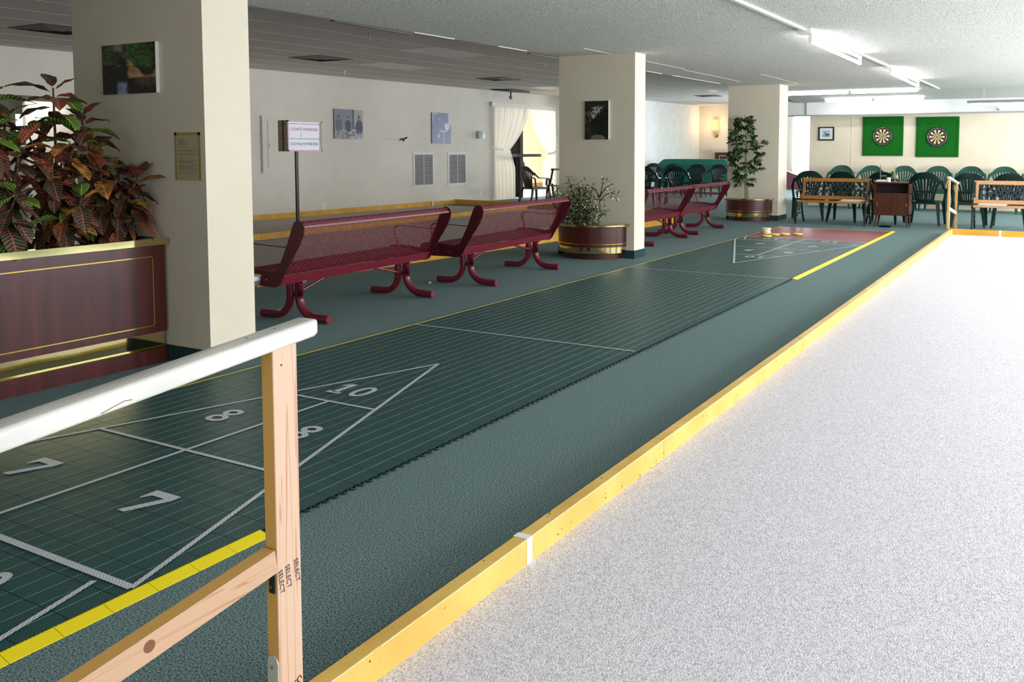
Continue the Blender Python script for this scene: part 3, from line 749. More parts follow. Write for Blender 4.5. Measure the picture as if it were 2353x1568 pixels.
# ------------------------------------------------------------------ maroon mesh benches
def bench_mesh():
    t = thing('mesh_bench', 'x', 'bench', (0, 0, 0), 0, 'maroon mesh benches facing the grey lanes')
    L = 0.92
    prof = [(-.340, .762), (-.335, .784), (-.318, .797), (-.296, .794), (-.276, .770), (-.262, .735), (-.235, .66), (-.205, .58), (-.172, .50), (-.142, .435), (-.112, .385), (-.05, .372), (.03, .384), (.12, .403), (.22, .412), (.30, .410), (.345, .392), (.362, .36), (.355, .33)]
    # arc-length param
    P = [Vector((0, a, b_)) for a, b_ in prof]; cum = [0]
    for a, b_ in zip(P[:-1], P[1:]): cum.append(cum[-1]+(b_-a).length)
    tot = cum[-1]
    def at(s):
        s = max(0, min(tot-1e-6, s))
        for i in range(len(P)-1):
            if cum[i+1] >= s:
                f = (s-cum[i])/(cum[i+1]-cum[i]); p = P[i].lerp(P[i+1], f); d = (P[i+1]-P[i]).normalized(); return p, Vector((0, -d.z, d.y))
        return P[-1], Vector((0, 0, 1))
    dx, ds = 0.040, 0.0108
    rows = int(tot/ds)
    ds = tot/rows
    me = MB(); half = .0058
    for sgn in (1, -1):
        nc = int(2*L/dx)
        for c in range(-rows//2-1, nc+rows//2+2):
            pl = []
            for r_ in range(rows+1):
                x = -L+.01+c*dx+sgn*(r_-rows/2)*dx/2
                if -L+.004 <= x <= L-.004: pl.append((x, r_*ds))
                else:
                    if len(pl) > 1: break
                    pl = []
            if len(pl) < 2: continue
            vs = []
            for x, s in pl:
                p, n_ = at(s)
                q = Vector((x, p.y, p.z)); vs += [q-n_*.0015+Vector((half, 0, 0)), q+n_*.0015-Vector((half, 0, 0))]
                vs[-2] = q+Vector((-half*1.3, 0, 0)); vs[-1] = q+Vector((half*1.3, 0, 0))+n_*.003
            k_ = len(vs)//2
            me.add(vs, [(2*i, 2*i+1, 2*i+3, 2*i+2) for i in range(k_-1)])
    me.build('mesh_seat', M['maroon'], t, fix=False)
    # side plates
    outl = [(-.352, .70), (-.362, .75), (-.345, .790), (-.30, .806), (-.262, .79), (-.240, .745), (-.19, .62), (-.13, .50), (-.09, .425), (-.03, .412), (.10, .425), (.25, .432), (.33, .422), (.372, .385), (.372, .335), (.33, .305), (.22, .300), (.05, .302), (-.05, .298), (-.092, .305), (-.12, .33), (-.16, .40), (-.24, .52), (-.31, .62)]
    for s in (-1, 1):
        bev(MB().prism(outl, s*L-.0035, s*L+.0035, 'x').build('side_plate', M['maroon_dark'], t), .0012)
        bo = MB()
        for y in (.02, .16): bo.tube([(s*(L+.003), y, .352), (s*(L+.008), y, .352)], .007, 10)
        bo.build('bolt', M['steel'], t)
        ar = [(s*(L-.03), -.20, .60), (s*(L-.03), -.05, .605), (s*(L-.03), .17, .615), (s*(L-.03), .225, .61), (s*(L-.03), .255, .59), (s*(L-.03), .255, .565), (s*(L-.03), .235, .50), (s*(L-.03), .205, .41)]
        MB().bar(ar, (1, 0, 0), .034, .009).build('armrest', M['maroon'], t)
    rl = MB()
    rl.bar([(-L, -.108, .348), (L, -.108, .348)], (0, -.30, .75), .075, .006)
    rl.bar([(-L, -.342, .758), (L, -.342, .758)], (0, 0, 1), .014, .010)
    rl.bar([(-L, .366, .345), (L, .366, .345)], (0, 0, 1), .06, .006)
    rl.build('edge_rail', M['maroon'], t)
    for s in (-1, 1):
        for q in (-1, 1):
            pts = [(s*.66, .1+q*.043-.1, .33), (s*.66, q*.043, .20)]
            for i in range(8):
                a = PI/2*i/7; r_ = .165
                pts.append((s*.66, q*(.043+r_*(1-math.cos(a))), .035+r_*(1-math.sin(a))))
            pts.append((s*.66, q*.34, .035))
            MB().tube(pts, .0325, 14).build('leg', M['maroon'], t)
        MB().box(s*.66-.02, s*.66+.02, -.1, .3, .300, .330).tube([(s*.66, -.05, .2), (s*.66, .05, .2)], .016, 8).build('leg_bracket', M['maroon'], t)
        MB().tube([(s*.66, 0, .205), (s*.20, .03, .32), (s*.16, .03, .325)], .0115, 10).build('brace', M['maroon'], t)
        MB().tube([(s*.66-.012*s, -.0, .205), (s*.64, -.0, .205)], .013, 8).build('bolt', M['steel'], t)
    return t
bm0 = bench_mesh()
bm0.location = (1.27, 1.89, 0); bm0.rotation_euler = (0, 0, math.radians(2.5))
bm0['label'] = 'maroon mesh bench nearest the camera, just past the near cream pillar'
copy_tree(bm0, (3.42, 1.84, 0), math.radians(3), 'maroon mesh bench whose far end touches the bushy round planter')
copy_tree(bm0, (7.46, 1.94, 0), math.radians(1.5), 'maroon mesh bench partly hidden by the middle pillar')
copy_tree(bm0, (9.33, 2.02, 0), math.radians(2), 'maroon mesh bench farthest away beside the umbrella plant')
tag(MB().box(2.625, 2.66, 2.165, 2.19, .0, .004, rot=(0, 0, .5)).box(2.63, 2.66, 2.16, 2.175, .003, .012, rot=(0.3, 0, .5)).build('paper_scrap', M['white']), 'tiny white paper scrap by the foot of the second maroon bench', 'scrap')
t = thing('ashtray_stand', 'pedestal ashtray half hidden behind the near pillar', 'ashtray', (0.04, 1.72, 0))
MB().lathe([(.001, 0), (.11, 0), (.11, .012), (.02, .02), (.012, .03), (.012, .35), (.001, .35)], (0, 0, 0), 20).build('pedestal', M['steel'], t)
MB().lathe([(.001, .345), (.06, .345), (.085, .36), (.095, .40), (.097, .43), (.09, .43), (.08, .40), (.001, .385)], (0, 0, 0), 24).build('bowl', M['steel'], t)

# ------------------------------------------------------------------ mahogany trough with crotons
tr_ = thing('planter_trough', 'long mahogany planter trough with brass rim against the near pillar', 'planter', (-2.1, 1.85, 0))
x0, x1, y0, y1 = -1.4, 1.40, -.30, .35       # local; front face y0 -> world Y=1.55, right end world X=-0.70
MB().box(x0, x1-.012, y0+.006, y1, 0, .095).build('plinth', M['mahogany'], tr_)
MB().box(x0, x1-.01, y0+.003, y0+.012, .095, .103).build('plinth_strip', M['brass'], tr_)
MB().box(x0, x1-.02, y0+.020, y1-.02, .103, .195).build('mirror_band', M['brass_band'], tr_)
MB().box(x0, x1-.014, y0, y1, .195, .735).build('body', M['mahogany'], tr_)
rm = MB().box(x0, x1+.0, y0-.022, y0+.03, .735, .775).box(x0, x1, y1-.03, y1+.02, .735, .775).box(x1-.04, x1, y0+.03, y1-.03, .735, .775)
rm.build('rim', M['brass_band'], tr_)
il = MB()
il.box(x0+.1, x1-.095, y0-.002, y0, .662, .668).box(x0+.1, x1-.095, y0-.002, y0, .238, .244).box(x1-.101, x1-.095, y0-.002, y0, .238, .668)
il.build('brass_inlay', M['brass'], tr_)
MB().box(x0+.02, x1-.04, y0+.03, y1-.03, .70, .742).build('soil', M['soil'], tr_)
# croton leaves
def croton_leaf(L, W, mtl, curl):
    mb = MB(); nu = 7
    def fn(u, v):
        s = u; wd = W*(math.sin(PI*min(1, s**1.02)))**.72
        if s > .999: wd = 0.0005
        x = L*s; y = (v-.5)*wd; z = -curl*s*s*L + abs(v-.5)*wd*.35 + .004*math.sin(s*14+v*3)
        return (x, y, z)
    mb.sheet(fn, nu, 4)
    return mb.mesh('leaf', mtl)
LV = []
random.seed(11)
for mi_, mm in enumerate(CROT):
    for q in range(2): LV.append(croton_leaf(.165+.03*q, .088+.014*q, mm, .22+.22*q))
LVw = {0: 3, 1: 3, 2: 2, 3: 2, 4: 3}
def croton_plant(cx, cy, stems, label, leafn, seed):
    rnd = random.Random(seed)
    t = thing('croton_plant', label, 'plant', (cx, cy, .74), 0, 'crotons in the mahogany trough')
    n_tot = sum(s[3] for s in stems)
    for (ex, ey, h, nl) in stems:
        nl = int(nl*1.75)
        bx, by = rnd.uniform(-.06, .06), rnd.uniform(-.08, .08)
        pts = [(bx, by, 0), (bx+(ex-bx)*.35, by+(ey-by)*.35, h*.4), (bx+(ex-bx)*.8, by+(ey-by)*.8, h*.8), (ex, ey, h)]
        MB().tube(pts, [.011, .009, .007, .005], 7).build('stem', M['stem'], t)
        P = [Vector(p) for p in pts]
        for i in range(nl):
            f = (i+.5)/nl
            s = .12+.88*f
            seg = min(2, int(s*3)); q = s*3-seg
            p = P[seg].lerp(P[seg+1], q)
            az = i*2.4+rnd.uniform(-.4, .4)
            el = -0.95+1.75*f**2.2+rnd.uniform(-.3, .3)
            mi_ = rnd.choices(range(5), weights=(2.4, 5, 1.4, 1.5 + (2.5 if f > .75 else 0), 1))[0]
            me = LV[mi_*2+rnd.randint(0, 1)]
            o = put('leaf', me, t)
            d = Vector((math.cos(az)*math.cos(el), math.sin(az)*math.cos(el), math.sin(el)))
            if p.y+d.y*.2+cy > 2.15: d.y *= .4
            if cx+p.x+d.x*.19 > -.70 : d.x = -abs(d.x)*.3 if cx+p.x > -.75 else min(d.x, (-.71-cx-p.x)/.19)
            side = Vector((-math.sin(az), math.cos(az), rnd.uniform(-.35, .35))).normalized()
            d.normalize(); side = (side-d*side.dot(d)).normalized(); nz = d.cross(side)
            if nz.z < 0: side = -side; nz = -nz
            mm = Matrix((d, side, nz)).transposed().to_4x4(); mm.translation = p+d*.02
            sc_ = rnd.uniform(.75, 1.12)
            o.matrix_local = mm @ Matrix.Scale(sc_, 4)
    return t
croton_plant(-.92, 1.80, [(.06, -.1, .30, 14), (.10, .02, .48, 15), (-.02, .1, .62, 15), (-.14, .0, .78, 16), (.05, -.16, .16, 9), (.13, -.12, .40, 13), (-.1, -.12, .45, 12)], 'croton plant nearest the pillar with red-orange veined leaves', 95, 1)
croton_plant(-1.22, 1.80, [(.02, .02, .93, 19), (.08, -.1, .66, 15), (-.08, -.12, .52, 14), (.04, -.18, .30, 12), (-.12, .06, .70, 14), (.1, .1, .5, 10), (-.06, -.2, .20, 10)], 'tallest croton plant in the trough with a bright green top shoot', 95, 2)
croton_plant(-1.56, 1.82, [(0, 0, .86, 17), (.10, -.12, .60, 14), (-.1, -.1, .70, 14), (.03, -.2, .34, 12), (.12, .05, .74, 13), (-.1, -.2, .22, 11)], 'croton plant at the left edge with broad drooping red leaves', 90, 3)
croton_plant(-1.92, 1.82, [(0, 0, .82, 14), (.1, -.1, .5, 12), (-.1, -.05, .65, 12), (0, -.18, .28, 10)], 'croton plant farthest left in the trough, cut by the picture edge', 60, 4)

# ------------------------------------------------------------------ half round planters
def round_planter(x, y, label):
    t = thing('round_planter', label, 'planter', (x, y, 0), 0, 'half-round planters at the pillars')
    def half(prof, name, mtl, a=1.0):
        mb = MB(); A0, A1 = PI/2, 3*PI/2
        mb.lathe([(r, z) for r, z in prof], (0, 0, 0), 28, 0, .88*a, 1.0*a, A0, A1)
        mb.lathe
        return mb.build(name, mtl, t, fix=True)
    half([(.39, 0), (.39, .075)], 'plinth', M['mahogany'])
    half([(.35, .075), (.448, .075), (.448, .150), (.44, .151)], 'brass_band', M['brass_band'])
    half([(.444, .150), (.455, .152), (.455, .180), (.455, .182)], 'lower_body', M['mahogany'])
    half([(.455, .182), (.460, .184), (.460, .192), (.455, .194)], 'brass_line', M['brass'])
    half([(.455, .194), (.455, .392)], 'body', M['mahogany'])
    half([(.455, .392), (.495, .394), (.502, .402), (.502, .420), (.495, .428), (.43, .430), (.425, .40)], 'rim', M['brass_band'])
    half([(.43, .395), (.001, .405)], 'soil', M['soil'])
    MB().box(-.012, -.002, -.455, .455, .18, .40).build('back_panel', M['mahogany'], t)
    return t
round_planter(5.42, 1.80, 'half-round mahogany planter with brass bands at the middle pillar, full of bushy leaves')
round_planter(12.09, 1.93, 'half-round mahogany planter at the farthest pillar holding the umbrella plant')
# ficus
rnd = random.Random(5)
fp = thing('variegated_ficus', 'bushy variegated plant with small cream-edged leaves in the middle planter', 'plant', (5.22, 1.80, .405))
def leafquad(mb, p, d, L, W, mi):
    d = Vector(d).normalized(); s = d.cross(Vector((rnd.uniform(-.5, .5), rnd.uniform(-.5, .5), 1))).normalized(); n_ = d.cross(s)*L*.08
    mb.add([p, p+d*L*.45+s*W/2+n_, p+d*L, p+d*L*.45-s*W/2+n_], [(0, 1, 2, 3)], mi)
fol = MB(); br_ = MB()
ends = []
for i in range(44):
    a = rnd.uniform(0, 2*PI); r_ = rnd.uniform(.02, .36)
    ex = -.12+r_*math.cos(a)*.45; ey = .08+r_*math.sin(a)*1.0; h = rnd.uniform(.18, .44)*(1.1-.6*abs(ey)/.5)+.04
    ends.append((ex*.4, ey*.45, ex, ey, h, .16))
ends += [(-.02, .10, -.05, .22, .60, .05), (0, -.05, -.1, .0, .50, .08), (-.02, .2, -.1, .40, .40, .08), (-.02, .3, -.08, .50, .36, .05), (0, .1, -.02, .1, .50, .07)]
big = [((-.05, -.20, 0), (-.05, -.22, .20), (-.06, -.22, .36), (-.08, -.30, .46), (-.1, -.42, .53)),
       ((-.06, -.22, .30), (-.08, -.30, .38), (-.1, -.40, .42), (-.12, -.50, .38)),
       ((-.06, -.22, .34), (-.06, -.18, .42), (-.06, -.12, .47), (-.06, -.06, .45)),
       ((-.05, -.21, .10), (-.1, -.28, .16), (-.14, -.33, .19)),
       ((-.04, .33, 0), (-.04, .36, .22), (-.04, .40, .34), (-.05, .36, .46)),
       ((-.06, -.22, .32), (-.08, -.27, .52), (-.1, -.29, .58))]
def leaves_along(pts, n, spread):
    P = [Vector(p) for p in pts]
    for i in range(n):
        f = rnd.uniform(.25, 1)*(len(P)-1); k_ = min(len(P)-2, int(f)); p = P[k_].lerp(P[k_+1], f-k_)
        d = Vector((rnd.uniform(-1, 1), rnd.uniform(-1, 1), rnd.uniform(-.7, .7)))
        q = p+Vector((rnd.uniform(-1, 1), rnd.uniform(-1, 1), rnd.uniform(-1, 1)))*spread
        q.x = min(q.x, .16)
        leafquad(fol, q, d, rnd.uniform(.045, .078), rnd.uniform(.016, .026), rnd.choices((0, 1, 2), weights=(3, 2.6, 2))[0])
for bx, by, ex, ey, h, sp in ends:
    pts = [(bx, by, 0), ((bx+ex)/2, (by+ey)/2, h*.55), (ex, ey, h)]
    br_.tube(pts, [.006, .005, .003], 5); leaves_along(pts, 62, sp*.5)
for pts in big:
    br_.tube(pts, [.009]+[.006]*(len(pts)-2)+[.003], 6); leaves_along(pts[1:], 24, .035)
br_.build('branches', M['stem'], fp)
tag(fol.build('foliage', VAR, fp, fix=False), kind='stuff')
# schefflera
sp_ = thing('umbrella_plant', 'tall umbrella plant with whorls of dark leaflets against the farthest pillar', 'plant', (11.85, 1.90, .405))
wh = MB()
for i in range(8):
    a = 2*PI*i/8
    d = Vector((math.cos(a), math.sin(a), -.38)).normalized(); s = Vector((-math.sin(a), math.cos(a), 0))
    p = Vector((0, 0, 0)); L = .115; W = .056
    wh.add([p+d*.015, p+d*L*.35+s*W*.4, p+d*L*.7+s*W*.5, p+d*L+Vector((0, 0, -.015)), p+d*L*.7-s*W*.5, p+d*L*.35-s*W*.4, p+d*L*.5+Vector((0, 0, -.008))],
           [(0, 1, 6), (1, 2, 6), (2, 3, 6), (3, 4, 6), (4, 5, 6), (5, 0, 6)], 0, True)
wh.tube([(0, 0, 0), (0, 0, -.09)], .0025, 5, 1)
whm = wh.mesh('leaf_whorl', [M['schef'], M['stem_green']])
rnd = random.Random(8)
stm = []
for k_, (ex, ey, h) in enumerate(((.0, .06, 1.60), (-.05, .0, 1.25), (-.03, .05, .95))):
    pts = [(0, -.02+.03*k_, 0), (-.02, .0+.02*k_, h*.35), (-.04, .02+.01*k_, h*.7), (ex-.03, ey, h)]
    MB().tube(pts, [.010, .008, .006, .004], 7).build('stem', M['stem_green'], sp_)
for i in range(88):
    z = .30+1.28*(i/87)**.95
    wd = .10+.17*math.sin(PI*min(1, (z-.2)/1.35))**.8
    if z > 1.35: wd = .13
    a = rnd.uniform(PI*.35, PI*1.65); r_ = wd*rnd.uniform(.45, 1.2)
    x = -.06+r_*math.cos(a)*.75; y = .05*z+r_*math.sin(a)
    o = put('leaf_whorl', whm, sp_, (min(x, .08), y, z), (rnd.uniform(-.7, .7), rnd.uniform(-1.0, .1), rnd.uniform(0, 6)), (rnd.uniform(.75, 1.1),)*3)
for (y, z) in ((-.38, 1.12), (-.36, 1.10), (.46, .42), (-.30, .62)):
    put('leaf_whorl', whm, sp_, (-.08, y, z), (rnd.uniform(-.4, .4), rnd.uniform(-.8, -.2), 1), (.8,)*3)
    MB().tube([(-.04, .02, z-.12), (-.06, y*.5, z-.06), (-.08, y, z-.03)], .003, 5).build('twig', M['stem'], sp_)

# ------------------------------------------------------------------ pictures drawn as colour grids
def picture(name, label, w_, h_, xa, ya, origin, fn, nx_=56, ny_=40, thick=.022, edge=None, frame=None, cat='picture', group=None):
    """origin = lower left corner of the printed face; normal = xa x ya"""
    xa = Vector(xa); ya = Vector(ya); nn = xa.cross(ya)
    t = thing(name, label, cat, origin, 0, group)
    bb = MB(); A = [Vector((0, 0, 0)), xa*w_, xa*w_+ya*h_, ya*h_]
    B_ = [a-nn*thick for a in A]
    bb.add(A+B_, [(4, 5, 1, 0), (5, 6, 2, 1), (6, 7, 3, 2), (7, 4, 0, 3), (7, 6, 5, 4)])
    bb.build('backing', edge or M['white'], t)
    vs = []; fs = []; cs = []
    for j in range(ny_+1):
        for i in range(nx_+1): vs.append(tuple(xa*(w_*i/nx_)+ya*(h_*j/ny_)+nn*.0006))
    for j in range(ny_):
        for i in range(nx_):
            k_ = j*(nx_+1)+i; fs.append((k_, k_+1, k_+nx_+2, k_+nx_+1)); cs.append(lin(tuple(max(0, min(255, c)) for c in fn((i+.5)/nx_, (j+.5)/ny_))))
    me = bpy.data.meshes.new('printed_face'); me.from_pydata(vs, [], fs); me.materials.append(M['picture'])
    ca = me.color_attributes.new('Col', 'FLOAT_COLOR', 'CORNER'); buf = []
    for c in cs: buf += [c[0], c[1], c[2], 1.0]*4
    ca.data.foreach_set('color', buf); me.update()
    put('printed_face', me, t)
    if frame: frame(t, w_, h_, xa, ya, nn)
    return t
def vn(x, y, s=0):
    n_ = math.sin(x*127.1+y*311.7+s*74.7)*43758.5453; return n_-math.floor(n_)
def sn(x, y, s=0):
    xi, yi = math.floor(x), math.floor(y); fx, fy = x-xi, y-yi; fx = fx*fx*(3-2*fx); fy = fy*fy*(3-2*fy)
    return (vn(xi, yi, s)*(1-fx)+vn(xi+1, yi, s)*fx)*(1-fy)+(vn(xi, yi+1, s)*(1-fx)+vn(xi+1, yi+1, s)*fx)*fy
def mixc(a, b, f): f = max(0, min(1, f)); return tuple(p*(1-f)+q*f for p, q in zip(a, b))
def fbm(x, y, s_=0): return sn(x, y, s_)*.5+sn(x*2.3, y*2.3, s_+1)*.28+sn(x*5.1, y*5.1, s_+2)*.22
def sm(a, b_, x):
    f = max(0, min(1, (x-a)/(b_-a))); return f*f*(3-2*f)
def pond(u, v):
    n_ = fbm(u*9, v*9); m_ = fbm(u*20, v*26, 5)
    c = mixc((12, 10, 9), (52, 66, 24), sm(.35, .75, n_)*sm(.25, .6, v))
    tree = sm(.42, .5, u)*sm(.95, .8, u)*sm(.42, .6, v+.15*(n_-.5)); c = mixc(c, mixc((16, 30, 10), (66, 104, 34), m_*1.3-.2), tree)
    tree = sm(.30, .2, u)*sm(.6, .75, v); c = mixc(c, mixc((14, 22, 10), (54, 84, 30), m_*1.3-.2), tree*.9)
    sky = sm(.20, .25, u)*sm(.42, .36, u)*sm(.82, .9, v+.06*(n_-.5)); c = mixc(c, (110, 100, 98), sky*.8)
    top = .46+.20*math.sin(u*7+4.5)+.55*max(0, u-.72)+.12*(n_-.5)
    bank = sm(.42, .52, u+.1*(n_-.5))*sm(.29, .33, v)*sm(top+.04, top-.04, v)
    c = mixc(c, mixc((84, 62, 38), (156, 128, 88), m_*1.4-.2), bank)
    if v < .30:
        w_ = mixc((10, 10, 12), (84, 62, 40), sm(.5, .75, u)*sm(0, .25, v)*m_*1.5)
        gl = sm(.24, .32, u)*sm(.52, .42, u)*sm(.28, .2, v+.1*(m_-.5)); w_ = mixc(w_, mixc((60, 70, 84), (170, 184, 204), m_), gl*.85); c = w_
    br_ = sm(.72, .8, fbm(u*7+3, v*14, 8))*sm(.35, .2, abs(v-.5)); c = mixc(c, (150, 104, 64), br_*.5*sm(.45, .3, u))
    return tuple(x_*1.45+4 for x_ in c)
picture('canvas_picture', 'colour canvas of a dark wooded pond on the near pillar', .53, .31, (0, -1, 0), (0, 0, 1), (-.715, 2.11, 1.665), pond, 130, 76, .024)
def river(u, v):
    n_ = fbm(u*7, v*9, 3); m_ = fbm(u*18, v*22, 4)
    c = mixc((9, 10, 10), (34, 38, 28), n_)
    c = mixc(c, mixc((14, 20, 12), (54, 66, 36), m_), sm(.75, .9, v)*.8)
    d = abs((u*.75+.40)-v*1.0+.1*(n_-.5)); rk = sm(.24, .12, d)*sm(.5, .56, v)*sm(.93, .8, v)
    c = mixc(c, mixc((34, 32, 30), (196, 184, 176), sm(.35, .7, m_)), rk)
    d2 = ((u-.12)/.18)**2+((v-.56)/.2)**2; c = mixc(c, mixc((30, 28, 26), (150, 142, 136), sm(.4, .7, m_)), sm(1, .5, d2)*.9)
    c = mixc(c, mixc((24, 28, 20), (84, 82, 46), n_), sm(.42, .3, v)*sm(.6, .2, u)*.7)
    d3 = ((u-.55)/.34)**2+((v-.02)/.11)**2; c = mixc(c, mixc((76, 78, 62), (136, 134, 112), m_), sm(1.1, .7, d3))
    return c
picture('canvas_picture', 'colour canvas of a dark rocky river on the middle pillar', .33, .475, (0, -1, 0), (0, 0, 1), (5.395, 1.915, 1.46), river, 70, 100, .024)
def person_blob(u, v, cx, cy, s):
    hd = ((u-cx)/(.055*s))**2+((v-cy)/(.075*s))**2 < 1
    bd = ((u-cx)/(.11*s))**2+((v-(cy-.28*s))/(.24*s))**2 < 1
    return hd, bd
def cards(u, v):
    n_ = sn(u*18, v*18, 6)*.5+sn(u*44, v*44, 7)*.5
    st = .5+.5*math.sin(u*70)
    c = mixc((112, 112, 126), (150, 150, 158), st*.6+n_*.3)
    if .62 < u < .68: c = (74, 74, 92)
    if u > .68 and v > .45: c = mixc((176, 174, 166), (150, 150, 150), n_)
    if v < .34: c = mixc((60, 60, 74), (206, 204, 200), n_**1.2*1.3)
    for cx, cy, s_, dk in ((.15, .72, 1.0, .45), (.47, .70, .9, .95), (.86, .72, 1.15, .95)):
        hd, bd = person_blob(u, v, cx, cy, s_)
        if bd and v > .2: c = mixc(c, (52, 52, 78), dk*.95) if n_ < .8 else (110, 110, 120)
        if hd: c = mixc((64, 62, 76), (170, 164, 160), .35+.5*n_ if v < cy+.03 else .05)
    return c
picture('canvas_picture', 'black and white picture of three people around a table on the lane wall', .85, .62, (1, 0, 0), (0, 0, 1), (9.25, 9.925, 1.57), cards, 72, 54, .024, M['dark_bronze'])
def bluep(u, v):
    n_ = sn(u*12, v*16, 9)*.6+sn(u*40, v*44, 2)*.4
    c = mixc((74, 80, 118), (92, 98, 134), n_)
    if u > .86 and v > .62: c = mixc((150, 154, 176), (196, 196, 206), n_)
    if ((u-.80)/.13)**2+((v-.56)/.12)**2 < 1: c = mixc((130, 136, 164), (206, 206, 212), n_*1.2)
    if ((u-.62)/.25)**2+((v-.41)/.025)**2 < 1: c = (168, 172, 192)
    if abs(u-.63) < .015 and v < .4: c = (168, 172, 192)
    if ((u-.35)/.06)**2+((v-.26)/.09)**2 < 1 and n_ > .35: c = (176, 178, 194)
    if ((u-.38)/.10)**2+((v-.80)/.07)**2 < 1: c = mixc((70, 74, 112), (140, 142, 166), n_)
    if u < .12 and v > .7: c = mixc(c, (180, 180, 196), .7*n_)
    if v > .94 and u < .28 and math.sin(u*180) > 0: c = (170, 172, 190)
    return c
picture('canvas_picture', 'blue-toned picture of a seated person at a small table above the wall grilles', .74, .745, (1, 0, 0), (0, 0, 1), (12.46, 9.925, 1.50), bluep, 60, 60, .024, M['dark_bronze'])
def duckp(u, v):
    n_ = sn(u*16, v*16, 12)
    if not (.2 < u < .8 and .22 < v < .78): return (226, 226, 228)
    c = mixc((150, 172, 214), (190, 200, 224), n_)
    if v < .38: c = mixc((120, 150, 96), (190, 196, 150), n_)
    if ((u-.56)/.17)**2+((v-.42)/.09)**2 < 1: c = (60, 56, 58) if n_ < .6 else (196, 190, 180)
    if ((u-.42)/.05)**2+((v-.56)/.07)**2 < 1: c = (44, 44, 48)
    return c
def duck_frame(t, w_, h_, xa, ya, nn):
    fm = MB()
    for a, b_, c_, d_ in ((-.03, w_+.03, -.03, 0), (-.03, w_+.03, h_, h_+.03), (-.03, 0, 0, h_), (w_, w_+.03, 0, h_)):
        v8 = [xa*x+ya*y+nn*z for x in (a, b_) for y in (c_, d_) for z in (-.02, .012)]
        fm.add(v8, [(0, 1, 3, 2), (4, 6, 7, 5), (0, 4, 5, 1), (2, 3, 7, 6), (0, 2, 6, 4), (1, 5, 7, 3)])
    fm.build('frame', M['black'], t)
picture('framed_picture', 'small black-framed picture of a duck left of the dart boards', .315, .27, (0, -1, 0), (0, 0, 1), (17.375, 1.865, 1.625), duckp, 40, 34, .018, M['black'], duck_frame)
# taped notice
nt_ = thing('notice', 'brown notice sheet taped to the near pillar', 'notice', (-.692, 1.455, 1.13))
MB().box(-.0008, 0, -.235, 0, 0, .29).build('sheet', mat('notice_paper', (184, 168, 134), 0.7), nt_)
MB().box(-.0014, -.0006, -.235, -.215, 0, .29).box(-.0014, -.0006, -.018, 0, 0, .29).box(-.0014, -.0006, -.235, 0, .272, .29).build('tape', mat('amber_tape', (168, 148, 84), 0.3), nt_)
nl_ = MB(); rr = random.Random(2); z = .245
while z > .03:
    L_ = rr.choice((.15, .16, .17, .13)) if z < .2 else rr.choice((.05, .09))
    if rr.random() < .85: nl_.box(-.0012, -.0007, -.035-L_, -.035, z, z+.0028)
    z -= .0072 if rr.random() < .8 else .014
nl_.build('print_lines', mat('notice_ink', (130, 114, 92), 0.8), nt_)

# ------------------------------------------------------------------ wall items on the picture wall
def wallthing(name, label, cat, x, z, group=None): return thing(name, label, cat, (x, WL, z), 0, group)
t = wallthing('electrical_panel', 'cream electrical panel box with a door on the lane wall behind the scoreboard', 'panel', 7.36, .89)
MB().box(0, 1.02, -.055, 0, 0, 1.09).build('box', M['wall'], t)
bev(MB().box(.12, .90, -.066, -.055, .10, .99).build('door', M['wall'], t), .006)
MB().box(.155, .175, -.085, -.066, .50, .56).build('latch', M['steel'], t)
def grille(x, label):
    t = wallthing('wall_grille', label, 'vent', x, .47, 'return grilles low on the lane wall')
    fr = MB().box(0, .77, -.02, 0, 0, .05).box(0, .77, -.02, 0, .76, .81).box(0, .05, -.02, 0, .05, .76).box(.72, .77, -.02, 0, .05, .76)
    fr.build('frame', M['grille_white'], t)
    MB().box(.05, .72, -.006, -.001, .05, .76).build('backing', M['grille_dark'], t)
    lv_ = MB()
    for i in range(27):
        z = .063+i*.026; lv_.box(.05, .72, -.019, -.014, z, z+.011, rot=(.5, 0, 0))
    lv_.box(.375, .39, -.021, -.015, .05, .76)
    lv_.build('louvers', M['grille_white'], t)
grille(11.77, 'white louvered wall grille under the blue picture, the left of two')
grille(13.09, 'white louvered wall grille nearer the curtains, the right of two')
def outlet(x, z, label):
    t = wallthing('wall_outlet', label, 'outlet', x, z)
    bev(MB().box(-.04, .04, -.008, 0, -.065, .065).build('plate', M['white'], t), .003)
    MB().box(-.017, .017, -.010, -.007, .012, .045).box(-.017, .017, -.010, -.007, -.045, -.012).build('sockets', M['grille_white'], t)
outlet(8.93, .18, 'white wall outlet below the three-person picture')
outlet(14.46, .24, 'white wall outlet close to the curtains')
t = wallthing('wall_sconce', 'small unlit glass wall sconce beside the curtains', 'lamp', 14.37, 1.74)
MB().box(-.05, .05, -.03, 0, -.05, .05).build('backplate', M['steel'], t)
MB().lathe([(.09, -.10), (.095, 0), (.09, .10), (.08, .10), (.085, 0), (.08, -.10)], (0, -.12, 0), 16).build('glass_shade', mat('frosted_glass', (220, 222, 226), 0.15), t)
MB().tube([(0, -.03, 0), (0, -.12, 0)], .012, 8).build('arm', M['steel'], t)
t = wallthing('wall_bracket', 'small dark bracket with a knob between the two lane wall pictures', 'bracket', 11.34, 1.58)
MB().tube([(0, 0, 0), (0, -.10, .01), (.05, -.14, .03)], .016, 8).lathe([(.001, 0), (.03, 0), (.032, .02), (.001, .03)], (.05, -.14, .03), 12).lathe([(.001, -.05), (.025, -.04), (.02, -.01), (.001, 0)], (-.03, -.12, 0), 12).build('arm', M['black'], t)
MB().box(-.35, -.335, -.004, 0, .01, .025).box(-.5, -.485, -.004, 0, 0, .015).box(-.24, -.225, -.004, 0, -.005, .01).build('screw_hole', M['black'], t)

